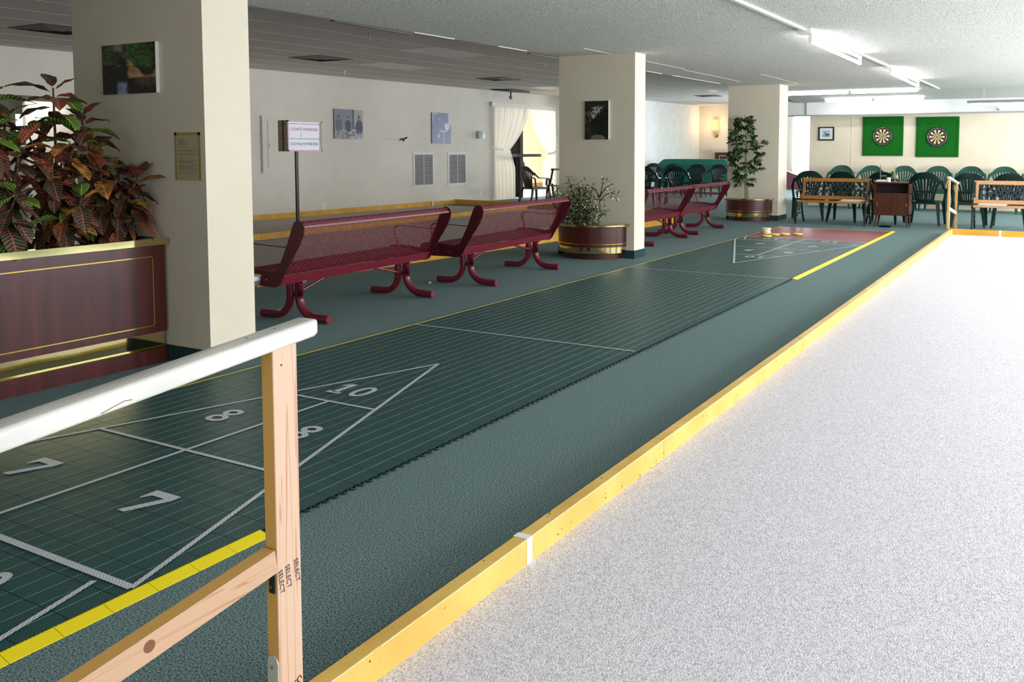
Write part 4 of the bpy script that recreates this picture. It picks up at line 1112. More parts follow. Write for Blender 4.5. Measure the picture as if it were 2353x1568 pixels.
# ------------------------------------------------------------------ scoreboard on a post
t = thing('scoreboard', 'white numbered scoreboard box on a black post among the grey lanes', 'scoreboard', (5.19, 6.70, 0))
MB().box(-.025, .025, -.012, .012, .008, 1.32).build('post', M['black'], t)
MB().box(-.09, .09, -.07, .05, .008, .016).build('foot_plate', M['black'], t)
bx0, bx1, by0, by1, bz0, bz1 = -.245, .435, -.09, .11, 1.305, 1.76
MB().box(bx0+.002, bx1, by0+.012, by1, bz0, bz1).build('box', M['score_side'], t)
fr = MB().box(bx0, bx1, by0-.004, by0+.012, bz0, bz0+.02).box(bx0, bx1, by0-.004, by0+.012, bz1-.02, bz1).box(bx0, bx0+.02, by0-.004, by0+.012, bz0, bz1).box(bx1-.02, bx1, by0-.004, by0+.012, bz0, bz1)
fr.build('frame', M['pink_frame'], t)
MB().box(bx0+.02, bx1-.06, by0+.004, by0+.011, bz0+.02, bz1-.02).build('face', M['score_white'], t)
MB().box(bx1-.06, bx1-.02, by0+.004, by0+.011, bz0+.02, bz1-.02).build('face_strip', M['score_strip'], t)
MB().box(bx0+.02, bx1-.02, by0-.003, by0+.003, 1.708, 1.713).box(bx0+.02, bx1-.02, by0-.003, by0+.003, 1.488, 1.494).build('slide_wire', M['black'], t)
MB().box(bx0-.001, bx0+.003, -.01, .015, bz0, bz1).box(bx0-.002, bx0+.002, -.05, .06, 1.70, 1.706).box(bx0-.002, bx0+.002, -.05, .06, 1.486, 1.492).build('side_stripe', mat('stripe_brown', (84, 52, 32), .6), t)
MB().lathe([(.001, 0), (.035, 0), (.001, .035)], (0, 0, 0), 4).build('pointer_knob', M['black'], t)
for ch in col.objects:
    if ch.parent == t and ch.name.startswith('pointer_knob'): ch.matrix_local = Matrix.Translation((bx1, 0, 1.49)) @ Matrix.Rotation(PI/2, 4, 'Y')
for zz, mm in ((1.63, M['red_ink']), (1.415, M['blue_ink'])):
    for i in range(1, 14):
        o = put('score_number', text_mesh(str(i), .056, mm, .0005, .0008), t)
        o.matrix_local = frame_mat((1, 0, 0), (0, 0, 1), (bx0+.02+.0405*i+.005*(i > 9)*(i-9), by0+.003, zz))
for q, chh in enumerate('CSR'):
    o = put('score_letter', text_mesh(chh, .03, M['ink_soft'], .0005), t); o.matrix_local = frame_mat((1, 0, 0), (0, 0, 1), (bx0+.26, by0+.003, 1.575-.026*q))
for zz in (1.66, 1.385): MB().tube([(bx0+.265, by0+.004, zz), (bx0+.265, by0-.006, zz)], .011, 12).build('score_bead', M['white'], t)

# ------------------------------------------------------------------ patio opening: curtains, bronze frame
t = thing('patio_door', 'dark bronze framed patio door seen between the curtains', 'door', (15.02, 10.06, 0))
MB().box(1.50, 1.64, -.04, .04, 0, 2.58).build('stile', M['dark_bronze'], t)
MB().box(.10, 2.60, -.055, -.02, 1.16, 1.24).build('push_bar', M['dark_bronze'], t)
MB().box(3.18, 3.23, -.04, .04, 0, 2.58).box(0, 3.23, -.04, .04, 2.54, 2.60).build('frame', M['offwhite'], t)
MB().box(.05, 1.50, -.004, .004, .02, 2.54).build('pane', M['glass'], t)
def curtain(xl, xr, xtie0, xtie1, ztie, zb, label, side):
    t = thing('sheer_curtain', label, 'curtain', (0, 9.86, 0), 0, 'sheer curtains at the patio opening')
    def edge(z):
        # free edge and hung edge at height z
        if z > ztie:
            f = (2.52-z)/(2.52-ztie); g_ = f**1.7
        else:
            f = 1; g_ = 1-.25*min(1, (ztie-z)/.5)
        h = xl if side < 0 else xr; fr_ = xr if side < 0 else xl
        th = xtie0; tf = xtie1
        return h+(th-h)*g_, fr_+(tf-fr_)*g_
    def fn(u, v):
        z = 2.52+(zb-2.52)*v; a, b_ = edge(z)
        x = a+(b_-a)*u
        amp = .035*(.35+abs(b_-a)/1.6)
        drop = .0
        if z > ztie: drop = -.22*u*(max(0, (2.52-z)/(2.52-ztie)))**3*0
        return (x, amp*math.sin(u*PI*26)+.012*math.sin(u*47+v*3), z+drop)
    MB().sheet(fn, 150, 26).build('drape', M['sheer'], t, fix=False)
    def hd(u, v): return (xl+(xr-xl)*u, .02*math.sin(u*PI*40)-.01, 2.62-.12*v)
    MB().sheet(hd, 120, 2).build('pleat_header', M['white'], t, fix=False)
    za = ztie; MB().bar([(xtie0-.02*(-side), .03, za+.05), ((xtie0+xtie1)/2, -.07, za-.01), (xtie1, -.02, za-.04)], (0, 0, 1), .06, .008).build('tie_back', M['white'], t)
curtain(14.88, 16.68, 14.94, 15.72, 1.36, .012, 'left sheer white curtain tied back beside the wall grille', -1)
curtain(16.72, 18.22, 18.24, 17.72, 1.28, .012, 'right sheer white curtain tied back above the black chair', 1)
tag(MB().tube([(15.0, 9.88, 2.585), (18.24, 9.88, 2.585)], .012, 8).build('curtain_rod', M['dark_bronze']), 'dark curtain rod above the patio opening', 'rod')
# far window with glass, frame
struct('window_7', MB().box(27.05, 27.10, 3.3, 3.36, .45, 2.66).box(27.05, 27.10, 5.07, 5.13, .45, 2.66).box(27.05, 27.1, 3.3, 5.13, .45, .51).box(27.05, 27.1, 3.3, 5.13, 2.6, 2.66).box(27.05, 27.1, 4.19, 4.24, .45, 2.66), M['white'])
struct('window_8', MB().box(27.07, 27.075, 3.36, 5.07, .51, 2.6), M['glass'])
t = thing('sheer_curtain', 'bright sheer curtain of the far window beside the dart wall', 'curtain', (26.9, 0, 0))
MB().sheet(lambda u, v: (.02*math.sin(u*60), 3.4+1.62*u, 2.66-2.65*v), 90, 3).build('drape', M['sheer'], t, fix=False)
MB().box(-.03, .03, 3.2, 5.35, 2.64, 2.72).build('pelmet', M['wall_cool'], t)
t = thing('stair_panel', 'maroon sloped side panel with a pale top rail below the far window', 'panel', (26.25, 0, 0))
MB().prism([(4.6, 0), (5.9, 0), (5.9, .98), (5.45, .78), (4.92, .56), (4.6, .45)], -.05, .05, 'x').build('panel', M['maroon_panel'], t)
MB().bar([(0, 5.9, .99), (0, 5.45, .79), (0, 4.92, .57), (0, 4.6, .46)], (1, 0, 0), .13, .02).build('rail', M['white'], t)

# ------------------------------------------------------------------ sconce, mantel and covered table in the far room
t = thing('wall_sconce', 'glowing wall sconce with square shade on the far wall', 'lamp', (XF, 8.03, 2.05))
MB().lathe([(.001, 0), (.085, 0), (.085, .02), (.03, .035), (.001, .035)], (0, 0, 0), 20).build('backplate', M['brass'], t)
for ch in col.objects:
    if ch.parent == t: ch.matrix_local = Matrix.Translation((0, 0, -.12)) @ Matrix.Rotation(-PI/2, 4, 'Y')
MB().tube([(-.03, 0, -.12), (-.10, 0, -.10), (-.12, 0, .05)], .012, 8).build('arm', M['brass'], t)
MB().lathe([(.13, .08), (.10, .46)], (-.12, 0, 0), 4, a0=PI/4, a1=2*PI+PI/4).build('shade', M['lamp_shade'], t)
lp_ = bpy.data.lights.new('sconce_bulb', 'POINT'); lp_.energy = 14; lp_.color = (1, .66, .32); lp_.shadow_soft_size = .1
lo_ = bpy.data.objects.new('sconce_bulb', lp_); col.objects.link(lo_); lo_.location = (26.62, 8.03, 2.32)
t = thing('fireplace_mantel', 'maroon cabinet with a cream top against the far wall below the sconce', 'cabinet', (26.75, 6.9, 0))
MB().box(-.2, .24, -1.05, 1.0, 0, 1.29).build('body', M['mahogany'], t)
bev(MB().box(-.28, .24, -1.15, 1.08, 1.29, 1.42).build('top', M['offwhite'], t), .01)
MB().box(-.205, -.2, -.8, .84, 1.16, 1.175).box(-.205, -.2, .825, .84, .3, 1.17).build('brass_inlay', M['brass'], t)
t = thing('covered_table', 'table draped in a green cloth cover behind the green chairs', 'table', (22.0, 6.75, 0))
cv = MB()
def ring_(w_, l_, z, n=1): return [Vector((-w_, -l_, z)), Vector((w_, -l_, z)), Vector((w_, l_, z)), Vector((-w_, l_, z))]
cv.ring([ring_(.66, 1.30, .18), ring_(.62, 1.24, .62), ring_(.60, 1.20, .92), ring_(.52, 1.05, 1.06), ring_(.50, .98, 1.08)], True, True, smooth=False)
cv.build('cloth_cover', M['cloth_green'], t)
for sx in (-1, 1):
    for sy in (-1, 1): MB().tube([(sx*.5, sy*1.0, 0), (sx*.5, sy*1.0, .25)], [.05, .06], 10).build('leg', M['walnut'], t)

# ------------------------------------------------------------------ green resin armchairs
def resin_chair(mtl, label, group):
    t = thing('resin_armchair', label, 'chair', (0, 0, 0), 0, group)     # faces +y
    def bs(x, z):     # back surface depth
        h = (z-.42)/.53
        return -.20-.12*h+.55*x*x
    # fan ribs
    rb = MB()
    for i in range(9):
        k_ = (i-4)/4
        pts = []
        for q in range(7):
            f = q/6; z = .44+.42*f-.03*abs(k_)*f; x = k_*(.135+.115*f**1.5)
            pts.append((x, bs(x, z), z))
        rb.bar(pts, (1, 0, 0), [.026, .028, .031, .034, .037, .040, .044] if i not in (0, 8) else .042, .010)
    def crown(u, v):
        x = (u*2-1)*.295; 
        zo = .955-.19*abs(x/.295)**2.6-.02*abs(x/.295)**12*2; zi = .835-.135*abs(x/.295)**2.2
        z = zi+(zo-zi)*v
        return (x, bs(x, z), z)
    rb.sheet(crown, 22, 3, .010, nrm=(0, -1, .15))
    def waist(u, v):
        x = (u*2-1)*.155; z = .40+.07*v; return (x, bs(x, z), z)
    rb.sheet(waist, 8, 1, .010, nrm=(0, -1, 0))
    def mid(u, v):
        x = (u*2-1)*.165; z = .60+.022*v; return (x, bs(x, z), z)
    rb.sheet(mid, 8, 1, .010, nrm=(0, -1, 0))
    rb.build('backrest', mtl, t)
    def seat(u, v):
        x = (u*2-1)*(.215+.03*v); y = -.22+.47*v
        return (x, y, .425-.018*math.sin(PI*u)*math.sin(PI*v)+(-.03*max(0, v-.85)/.15))
    MB().sheet(seat, 12, 10, .012, nrm=(0, 0, -1)).bar([(-.24, .235, .405), (.24, .235, .405)], (0, 0, 1), .05, .01).bar([(-.215, -.215, .405), (.215, -.215, .405)], (0, 0, 1), .05, .01).bar([(-.225, -.21, .405), (-.25, .235, .405)], (0, 0, 1), .05, .01).bar([(.225, -.21, .405), (.25, .235, .405)], (0, 0, 1), .05, .01).build('seat', mtl, t)
    for s in (-1, 1):
        pts = [(s*.278, bs(.278, .80)+.0, .80), (s*.295, -.17, .715), (s*.30, -.10, .665), (s*.30, .05, .655), (s*.30, .17, .65), (s*.298, .215, .625), (s*.290, .225, .56), (s*.27, .225, .42)]
        MB().bar(pts, (1, 0, .12), [.045, .05, .052, .055, .055, .05, .045, .045], .016).build('armrest', mtl, t)
        for q, (ax, ay, bx_, by_) in (('f', (s*.262, .225, s*.292, .265)), ('b', (s*.215, -.215, s*.265, -.325))):
            MB().bar([(ax, ay, .43), ((ax+bx_)/2, (ay+by_)/2, .2), (bx_, by_, 0)], (1, 0, 0), [.07, .052, .036], .034).build('leg', mtl, t)
    return t
front_lab = ['dark green resin armchair behind the left end of the slatted wooden bench', 'dark green resin armchair behind the middle of the left wooden bench', 'dark green resin armchair behind the walnut cabinet',
             'dark green resin armchair in full view right of the walnut cabinet', 'dark green resin armchair between the handrail and the right wooden bench', 'dark green resin armchair behind the right wooden bench']
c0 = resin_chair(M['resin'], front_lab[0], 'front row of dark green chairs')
FY = [.97, .22, -.49, -1.21, -1.91, -2.58]
rj = random.Random(4)
SD = math.radians
c0.location = (12.75, .96, 0); c0.rotation_euler = (0, 0, SD(-90+16))
for i in range(1, 6):
    copy_tree(c0, (12.66+rj.uniform(-.03, .03), FY[i], 0), SD(-90+rj.uniform(-5, 5)), front_lab[i])
back_lab = ['faded green armchair against the wall under the duck picture', 'faded green armchair under the left half of the left dart board', 'faded green armchair under the gap between the dart boards', 'faded green armchair under the right dart board',
            'faded green armchair just right of the handrail against the wall', 'faded green armchair behind the left end of the right wooden bench', 'faded green armchair at the right picture edge against the wall']
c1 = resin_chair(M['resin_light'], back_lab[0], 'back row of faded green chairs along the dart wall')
BY = [1.22, .53, -.18, -.90, -1.58, -2.25, -2.92]
c1.location = (16.62, BY[0], 0); c1.rotation_euler = (0, 0, SD(90)); c1.scale = (1.02, 1.0, 1.05)
for i in range(1, 7):
    c = copy_tree(c1, (16.62, BY[i], 0), SD(90+rj.uniform(-4, 4)), back_lab[i])
mid_lab = ['dark green armchair farthest left in the back row between the two far pillars', 'dark green armchair second from the left in the back row between the far pillars', 'dark green armchair before the green covered table, left one', 'dark green armchair before the green covered table, right one beside the far pillar',
           'dark green armchair in the near row behind the first far mesh bench', 'dark green armchair in the near row behind the gap of the two far mesh benches']
for i, (x, y, a) in enumerate(((20.6, 7.85, 95), (20.2, 7.05, 88), (19.8, 6.08, 92), (19.6, 5.38, 84), (15.6, 5.70, -80), (16.0, 5.05, -75))):
    copy_tree(c0, (x, y, 0), SD(a), mid_lab[i], 'green chairs between the far pillars')
    col.objects[-1]
cp = resin_chair(mat('black_resin', (20, 24, 22), .3), 'black resin armchair standing before the patio curtains, seen from behind', None)
cp.location = (14.2, 8.10, 0); cp.rotation_euler = (0, 0, SD(-112)); cp['category'] = 'chair'
cq = resin_chair(M['resin'], 'green armchair half hidden behind the left curtain in the sunroom', None)
cq.location = (20.1, 12.6, .10); cq.rotation_euler = (0, 0, SD(-20))
MB().box(-.3, .3, -.3, .3, -.10, -.0).build('riser_block', M['wall'], cq)
t = thing('garden_bench', 'black scrolled metal garden bench beside the black armchair before the curtains', 'bench', (15.15, 7.62, 0), SD(-35))
MB().bar([(-.55, 0, .86), (.55, 0, .86)], (0, 0, 1), .05, .03).bar([(-.55, .02, .45), (.55, .02, .45)], (0, 1, 0), .45, .03).build('seat', M['black'], t)
for s in (-1, 1):
    MB().bar([(s*.52, -.05, .88), (s*.52, .12, .50), (s*.52, .3, .42), (s*.52, .36, 0)], (1, 0, 0), .04, .03).bar([(s*.52, 0, .5), (s*.52, -.15, 0)], (1, 0, 0), .05, .03).bar([(s*.52, .02, .62), (s*.52, .32, .62), (s*.52, .36, .45)], (1, 0, 0), .05, .025).build('end_frame', M['black'], t)
sc_ = MB()
for x in (-.25, 0, .25):
    sc_.tube([(x+.07*math.cos(a)*(1-a/14), 0, .64+.07*math.sin(a)*(1-a/14)) for a in [i*.5 for i in range(18)]], .008, 6)
sc_.build('scroll', M['black'], t)
t = thing('potted_palm', 'leafy green pot plant on a thin stand in the sunroom window', 'plant', (20.35, 13.2, 0))
MB().lathe([(.001, 0), (.13, 0), (.015, .03), (.012, .78), (.12, .80), (.001, .81)], (0, 0, 0), 14).build('stand', M['steel'], t)
MB().lathe([(.001, .81), (.11, .81), (.15, 1.02), (.13, 1.02), (.001, .98)], (0, 0, 0), 16).build('pot', M['stem'], t)
rnd = random.Random(3); lf = MB()
for i in range(26):
    a = rnd.uniform(0, 2*PI); r_ = rnd.uniform(.15, .38); h = rnd.uniform(.02, .22)
    lf.bar([(0, 0, 1.0), (r_*.6*math.cos(a), r_*.6*math.sin(a), 1.08+h), (r_*math.cos(a), r_*math.sin(a), 1.0+h*.6)], (-math.sin(a), math.cos(a), 0), [.02, .07, .01], .002)
lf.build('fronds', M['leaf_green'], t)

# ------------------------------------------------------------------ wooden benches with iron lattice backs
def park_bench(oak, label):
    t = thing('park_bench', label, 'bench', (0, 0, 0), 0, 'wooden benches facing the court')
    L = .62                     # half length along local x ; faces +y
    for i, y in enumerate((.26, .18, .10, .02, -.06)):
        bev(MB().box(-L-.02, L+.02, y-.034, y+.034, .395, .420).build('seat_slat', oak, t), .004)
    bk = MB(); tl = -0.26
    def P(x, h): return Vector((x, -.10-(h)*.26, .44+h*.965))
    def beam(x0_, x1_, h0, h1):
        n_ = (P(0, 1)-P(0, 0)).cross(Vector((1, 0, 0))).normalized()*.014
        A = [P(x0_, h0), P(x1_, h0), P(x1_, h1), P(x0_, h1)]
        bk.add([a+n_ for a in A]+[a-n_ for a in A], [(0, 1, 2, 3), (7, 6, 5, 4), (0, 4, 5, 1), (1, 5, 6, 2), (2, 6, 7, 3), (3, 7, 4, 0)])
    beam(-L, L, 0, .065); beam(-L, L, .335, .40); beam(-L, -L+.065, .065, .335); beam(L-.065, L, .065, .335)
    bk.build('back_frame', oak, t)
    lt = MB(); n_ = Vector((0, 1, .27)).normalized()
    for i in range(-2, 12):
        for s in (-1, 1):
            xa = -L+.065+i*.105; xb = xa+.27
            pa, pb = (xa, .065), (xb, .335)
            # clip to the frame
            lo_x, hi_x = -L+.065, L-.065
            if pb[0] < lo_x or pa[0] > hi_x: continue
            ca = max(lo_x, pa[0]); cb_ = min(hi_x, pb[0])
            ha = .065+(ca-xa); hb = .065+(cb_-xa)
            if s < 0: ca, cb_ = -ca, -cb_
            lt.bar([P(ca, ha), P(cb_, hb)], (0, -.26, .965) if False else (1, 0, 0), .018, .008)
    tag(lt.build('lattice', M['lattice'], t), 'dark iron diamond lattice')
    for s in (-1, 1):
        x = s*(L-.01)
        e = MB()
        e.bar([(x, .30, 0), (x, .275, .12), (x, .255, .26), (x, .27, .40)], (1, 0, 0), .028, .035)
        e.bar([(x, -.30, 0), (x, -.20, .14), (x, -.13, .30), (x, -.11, .42), (x, -.14, .60), (x, -.20, .80)], (1, 0, 0), .028, .035)
        e.bar([(x, .27, .40), (x, .08, .385), (x, -.11, .40)], (1, 0, 0), .028, .03)
        e.bar([(x, .26, .13), (x, .05, .20), (x, -.17, .17)], (1, 0, 0), .02, .02)
        e.tube([(x, .07+.055*math.cos(a), .29+.055*math.sin(a)) for a in [i*PI/6 for i in range(12)]], .009, 6, loop=True)
        e.build('end_frame', M['iron'], t)
        a_ = MB()
        a_.bar([(x, -.15, .60), (x, 0, .615), (x, .17, .60), (x, .24, .575)], (1, 0, 0), .045, .02)
        a_.tube([(x, .235+.028*math.cos(a), .548+.028*math.sin(a)) for a in [PI/2-i*.5 for i in range(10)]], .011, 7)
        a_.bar([(x, .20, .58), (x, .19, .50), (x, .24, .42)], (1, 0, 0), .022, .022)
        a_.tube([(x+s*.012, .29, .41), (x-s*.012, .29, .41)], .028, 12)
        a_.build('armrest', M['iron'], t)
    return t
pb = park_bench(M['oak'], 'brown wooden bench with dark lattice back left of the walnut cabinet')
pb.location = (11.93, .295, 0); pb.rotation_euler = (0, 0, SD(90))
pb2 = park_bench(M['oak_pale'], 'paler wooden bench with lattice back at the right picture edge')
pb2.location = (11.93, -2.66, 0); pb2.rotation_euler = (0, 0, SD(90))
# papers on the benches
def sheaf(name, label, cat, x, y, z, w_, l_, mtl, n_, seed, group=None):
    rr = random.Random(seed); t = thing(name, label, cat, (x, y, z), 0, group)
    for i in range(n_):
        dx, dy = rr.uniform(-.02, .02), rr.uniform(-.03, .03)
        MB().box(-w_/2+dx, w_/2+dx, -l_/2+dy, l_/2+dy, i*.009, i*.009+.007, rot=(rr.uniform(-.02, .02), 0, rr.uniform(-.12, .12))).build('sheet', mtl[i % len(mtl)], t)
    return t
sheaf('newspaper_pile', 'folded newspapers lying on the brown wooden bench', 'newspapers', 11.86, -.05, .421, .24, .40, [M['paper'], mat('newsprint', (206, 186, 150), .8), M['paper']], 4, 1)
sheaf('folded_cloth', 'white folded cloth on the paler wooden bench', 'cloth', 11.86, -2.35, .421, .2, .42, [M['white']], 3, 2)

# ------------------------------------------------------------------ walnut cabinet with things on top
t = thing('cabinet', 'walnut cabinet on tapered legs with open shelf and sliding doors', 'cabinet', (11.72, -.745, 0))
W2 = .295; D = .36
cb_ = MB().box(0, D, -W2, W2, .765, .787).box(0, D, -W2, W2, .205, .222).box(D-.01, D, -W2, W2, .222, .765)
cb_.box(0, D, -W2, -W2+.018, .205, .787).box(0, D, W2-.018, W2, .205, .787).box(.01, D, -W2, W2, .575, .592)
cb_.build('body', M['walnut'], t)
MB().box(.012, D-.012, -W2+.02, W2-.02, .592, .60).box(D-.014, D-.011, -W2+.02, W2-.02, .6, .76).build('shelf_lining', M['cabinet_dark'], t)
for s in (-1, 1):
    d_ = MB().box(.012+.008*(s > 0), .020+.008*(s > 0), (-W2+.018 if s < 0 else -.005), (.005 if s < 0 else W2-.018), .222, .575).build('sliding_door', M['walnut'], t)
    MB().box(.008, .0125+.008*(s > 0), s*(W2-.05)-.012, s*(W2-.05)+.002, .37, .42).build('finger_pull', M['oak'], d_)
for sx, sy in ((.03, -1), (.03, 1), (D-.03, -1), (D-.03, 1)):
    MB().tube([(sx, sy*(W2-.05), .205), (sx+(-.02 if sx < .1 else .02), sy*(W2-.015), 0)], [.021, .012], 10).build('leg', M['walnut'], t)
sheaf('paper_pile', 'small untidy pile of white papers on the walnut cabinet', 'papers', 11.86, -.56, .788, .20, .17, [M['paper'], M['white']], 4, 6)
tag(MB().lathe([(.001, 0), (.05, 0), (.05, .008), (.014, .018), (.014, .03), (.045, .05), (.058, .075), (.055, .105), (.04, .13), (.001, .14)], (0, 0, 0), 20).build('globe_pencil_holder', mat('aged_globe', (120, 112, 84), .45), loc=(11.84, -.775, .788)), 'round olive pencil holder with pencils standing on the cabinet', 'holder')
for ch in list(col.objects):
    if ch.name == 'globe_pencil_holder':
        MB().tube([(0, 0, .10), (.0, .03, .25)], .004, 6).build('pencil', mat('pencil_yellow', (220, 200, 60), .5), ch)
        MB().tube([(0, 0, .10), (.0, -.012, .30)], .004, 6).build('pencil', mat('pencil_orange', (214, 150, 110), .5), ch)
        MB().tube([(0, .01, .10), (.02, .02, .22)], .004, 6).build('pencil', M['white'], ch)
tag(MB().lathe([(.001, 0), (.035, 0), (.038, .08), (.034, .08), (.031, .006), (.001, .006)], (0, 0, 0), 16).build('white_cup', M['white'], loc=(11.80, -.68, .788)), 'short white cup left of the pencil holder', 'cup')
tag(MB().box(-.004, .004, -.006, .006, 0, .30).box(-.04, .04, -.04, .04, 0, .006).tube([(0, 0, .10), (0, -.10, .105)], .008, 8).build('score_peg', M['steel'], loc=(11.92, -.52, .788)), 'slim metal peg stand at the left end of the cabinet top', 'stand')
tag(MB().lathe([(.001, 0), (.10, 0), (.115, .02), (.10, .022), (.09, .008), (.001, .008)], (0, 0, 0), 24).build('floor_dish', M['black_gloss'], loc=(11.72, -.65, 0)), 'small black dish on the carpet in front of the walnut cabinet', 'dish')

# ------------------------------------------------------------------ dart boards
def dart(ycen, zcen, label):
    t = thing('dart_panel', label, 'dart board', (17.395, ycen, zcen), 0, 'green backed dart boards')
    s = .462
    bev(MB().box(-.035, 0, -s, s, -s, s).build('felt_panel', M['felt'], t), .006)
    fb = MB().box(-.039, -.034, -s+.05, s-.05, s-.052, s-.047).box(-.039, -.034, -s+.05, s-.05, -s+.047, -s+.052).box(-.039, -.034, -s+.047, -s+.052, -s+.05, s-.05).box(-.039, -.034, s-.052, s-.047, -s+.05, s-.05)
    fb.build('panel_groove', mat('felt_dark', (10, 74, 18), .9), t)
    bd = MB()
    def seg(r0, r1, a0, a1, mi, xx):
        n = 4; vs = []
        for i in range(n+1):
            a = a0+(a1-a0)*i/n
            vs += [(xx, r0*math.cos(a), r0*math.sin(a)), (xx, r1*math.cos(a), r1*math.sin(a))]
        bd.add(vs, [(2*i, 2*i+1, 2*i+3, 2*i+2) for i in range(n)], mi)
    R = .228
    for i in range(20):
        a0 = PI/2+(i-.5)*PI/10; a1 = a0+PI/10; ev = i % 2 == 0
        for r0, r1, mi in ((.018, .100, 0 if ev else 1), (.100, .109, 2 if ev else 3), (.109, .162, 0 if ev else 1), (.162, .171, 2 if ev else 3)):
            seg(r0, r1, a0, a1, mi, -.0625)
    for i in range(8):
        seg(0, .008, i*PI/4, (i+1)*PI/4, 2, -.063); seg(.008, .018, i*PI/4, (i+1)*PI/4, 3, -.0628)
    bo = MB().lathe([(.001, 0), (.222, 0), (.228, .005), (.228, .022), (.222, .026), (.001, .026)], (0, 0, 0), 40).build('board', M['dart_black'], t)
    bo.matrix_local = Matrix.Translation((-.036, 0, 0)) @ Matrix.Rotation(-PI/2, 4, 'Y')
    bd.build('board_face', [M['dart_black'], M['dart_cream'], M['dart_red'], M['dart_green']], t, fix=False)
    MB().tube([(-.066, .205*math.cos(a), .205*math.sin(a)) for a in [i*2*PI/36 for i in range(36)]], .0028, 5, loop=True).build('number_ring', M['steel'], t)
    nums = (20, 1, 18, 4, 13, 6, 10, 15, 2, 17, 3, 19, 7, 16, 8, 11, 14, 9, 12, 5)
    for i, v in enumerate(nums):
        a = PI/2+i*PI/10         # clockwise seen from -X: y decreases to the right
        o = put('board_number', text_mesh(str(v), .032, M['steel'], .0005, .001), t)
        o.matrix_local = frame_mat((0, -1, 0), (0, 0, 1), (-.0655, -.198*math.cos(PI/2-i*PI/10)*1.0, .198*math.sin(PI/2-i*PI/10)))
dart(.385, 1.690, 'left green felt dart board panel on the far cream wall')
dart(-.82, 1.665, 'right green felt dart board panel on the far cream wall')
tag(MB().box(-.006, 0, -.13, .13, -.01, .14).build('wall_plate', M['wall'], loc=(17.40, -.05, .86)), 'cream cover plate low on the dart wall', 'plate')

# ------------------------------------------------------------------ lights
def tubes_along(name, label, p0, p1, zc, n, drop=.09, group=None):
    """strip with n fluorescent tubes end to end, from p0 to p1"""
    t = thing(name, label, 'light', (p0[0], p0[1], zc), math.atan2(p1[1]-p0[1], p1[0]-p0[0]), group)
    L = math.hypot(p1[0]-p0[0], p1[1]-p0[1])
    MB().box(0, L, -.018, .018, -.024, 0).build('housing', M['white'], t)
    for i in range(n):
        a = L*i/n+.02; b_ = L*(i+1)/n-.02
        MB().tube([(a+.03, 0, -drop), (b_-.03, 0, -drop)], .019 if n == 1 else .027, 12).build('tube', M['tube_lit'], t)
        MB().box(a, a+.03, -.017, .017, -drop-.02, -.022).box(b_-.03, b_, -.017, .017, -drop-.02, -.022).build('lamp_holder', M['white'], t)
    return t
# the surface conduit carrying the nearer tubes
t = thing('ceiling_conduit', 'long white surface conduit with a square box running along the low ceiling', 'conduit', (0, -1.10, 0))
MB().bar([(1.2, 0, cl(1.2)-.012), (4.3, 0, cl(4.3)-.012), (9.0, 0, cl(9)-.012), (14.95, 0, cl(14.95)-.012)], (0, 1, 0), .035, .022).build('channel', M['white'], t)
bev(MB().box(4.22, 4.36, -.07, .07, cl(4.3)-.05, cl(4.3)).build('junction_box', M['white'], t), .004)
bev(MB().box(8.85, 8.99, -.06, .06, cl(8.9)-.05, cl(8.9)).build('junction_box', M['white'], t), .004)
l1 = tubes_along('fluorescent_light', 'single fluorescent tube nearest the camera on the ceiling conduit', (4.45, -1.10), (6.95, -1.10), cl(5.6)-.024, 1, .085)
l2 = tubes_along('fluorescent_light', 'second fluorescent tube on the ceiling conduit, farther away', (9.1, -1.10), (12.0, -1.10), cl(10.6)-.024, 1, .085)
for xa_, wh_ in ((-5.5, 'at its near end wall'), (-1.5, 'beside the foreground handrail'), (2.5, 'level with the nearer maroon benches'), (6.5, 'level with the farther maroon benches'), (10.5, 'level with the far handrail')):  # unseen strips added for more top light on the white lane
    tubes_along('fluorescent_light', 'fluorescent strip over the white lane '+wh_, (xa_, -4.7), (xa_+2.5, -4.7), 2.34, 1, .085, 'ceiling strips over the white lane')
l3 = tubes_along('fluorescent_light', 'cross row of two fluorescent tubes beside the farthest pillar', (14.6, 1.98), (14.6, -.78), 2.608, 2, .05)
l4 = tubes_along('fluorescent_light', 'lower cross row of two tubes just before the bulkhead', (16.2, 1.50), (16.2, -.68), 2.538, 2, .055)
t = thing('strip_light', 'long grey-sided strip light at the right picture edge', 'light', (15.2, -1.62, 2.36))
MB().add([(-.05, 0, 0), (.05, 0, 0), (.05, -2.5, 0), (-.05, -2.5, 0), (-.09, 0, -.06), (.09, 0, -.06), (.09, -2.5, -.06), (-.09, -2.5, -.06)], [(0, 1, 2, 3), (0, 3, 7, 4), (1, 2, 6, 5), (0, 1, 5, 4), (3, 2, 6, 7)]).build('housing', mat('strip_grey', (150, 152, 158), .5), t)
MB().tube([(-.0, -.04, -.066), (-.0, -2.46, -.066)], .022, 10).build('tube', M['tube_lit'], t)
for hy in (-.3, -2.1): MB().tube([(0, hy, 0), (0, hy, .22)], .006, 6).build('hanger', M['steel'], t)
for (x, y, z, sx, sy, p) in ((5.7, -1.10, cl(5.7)-.16, 2.4, .06, 26), (10.5, -1.10, cl(10.5)-.16, 2.8, .06, 26), (14.6, .6, 2.42, .06, 2.7, 30), (16.2, .4, 2.35, .06, 2.2, 24), (15.2, -2.9, 2.25, .1, 2.4, 26)):
    pass
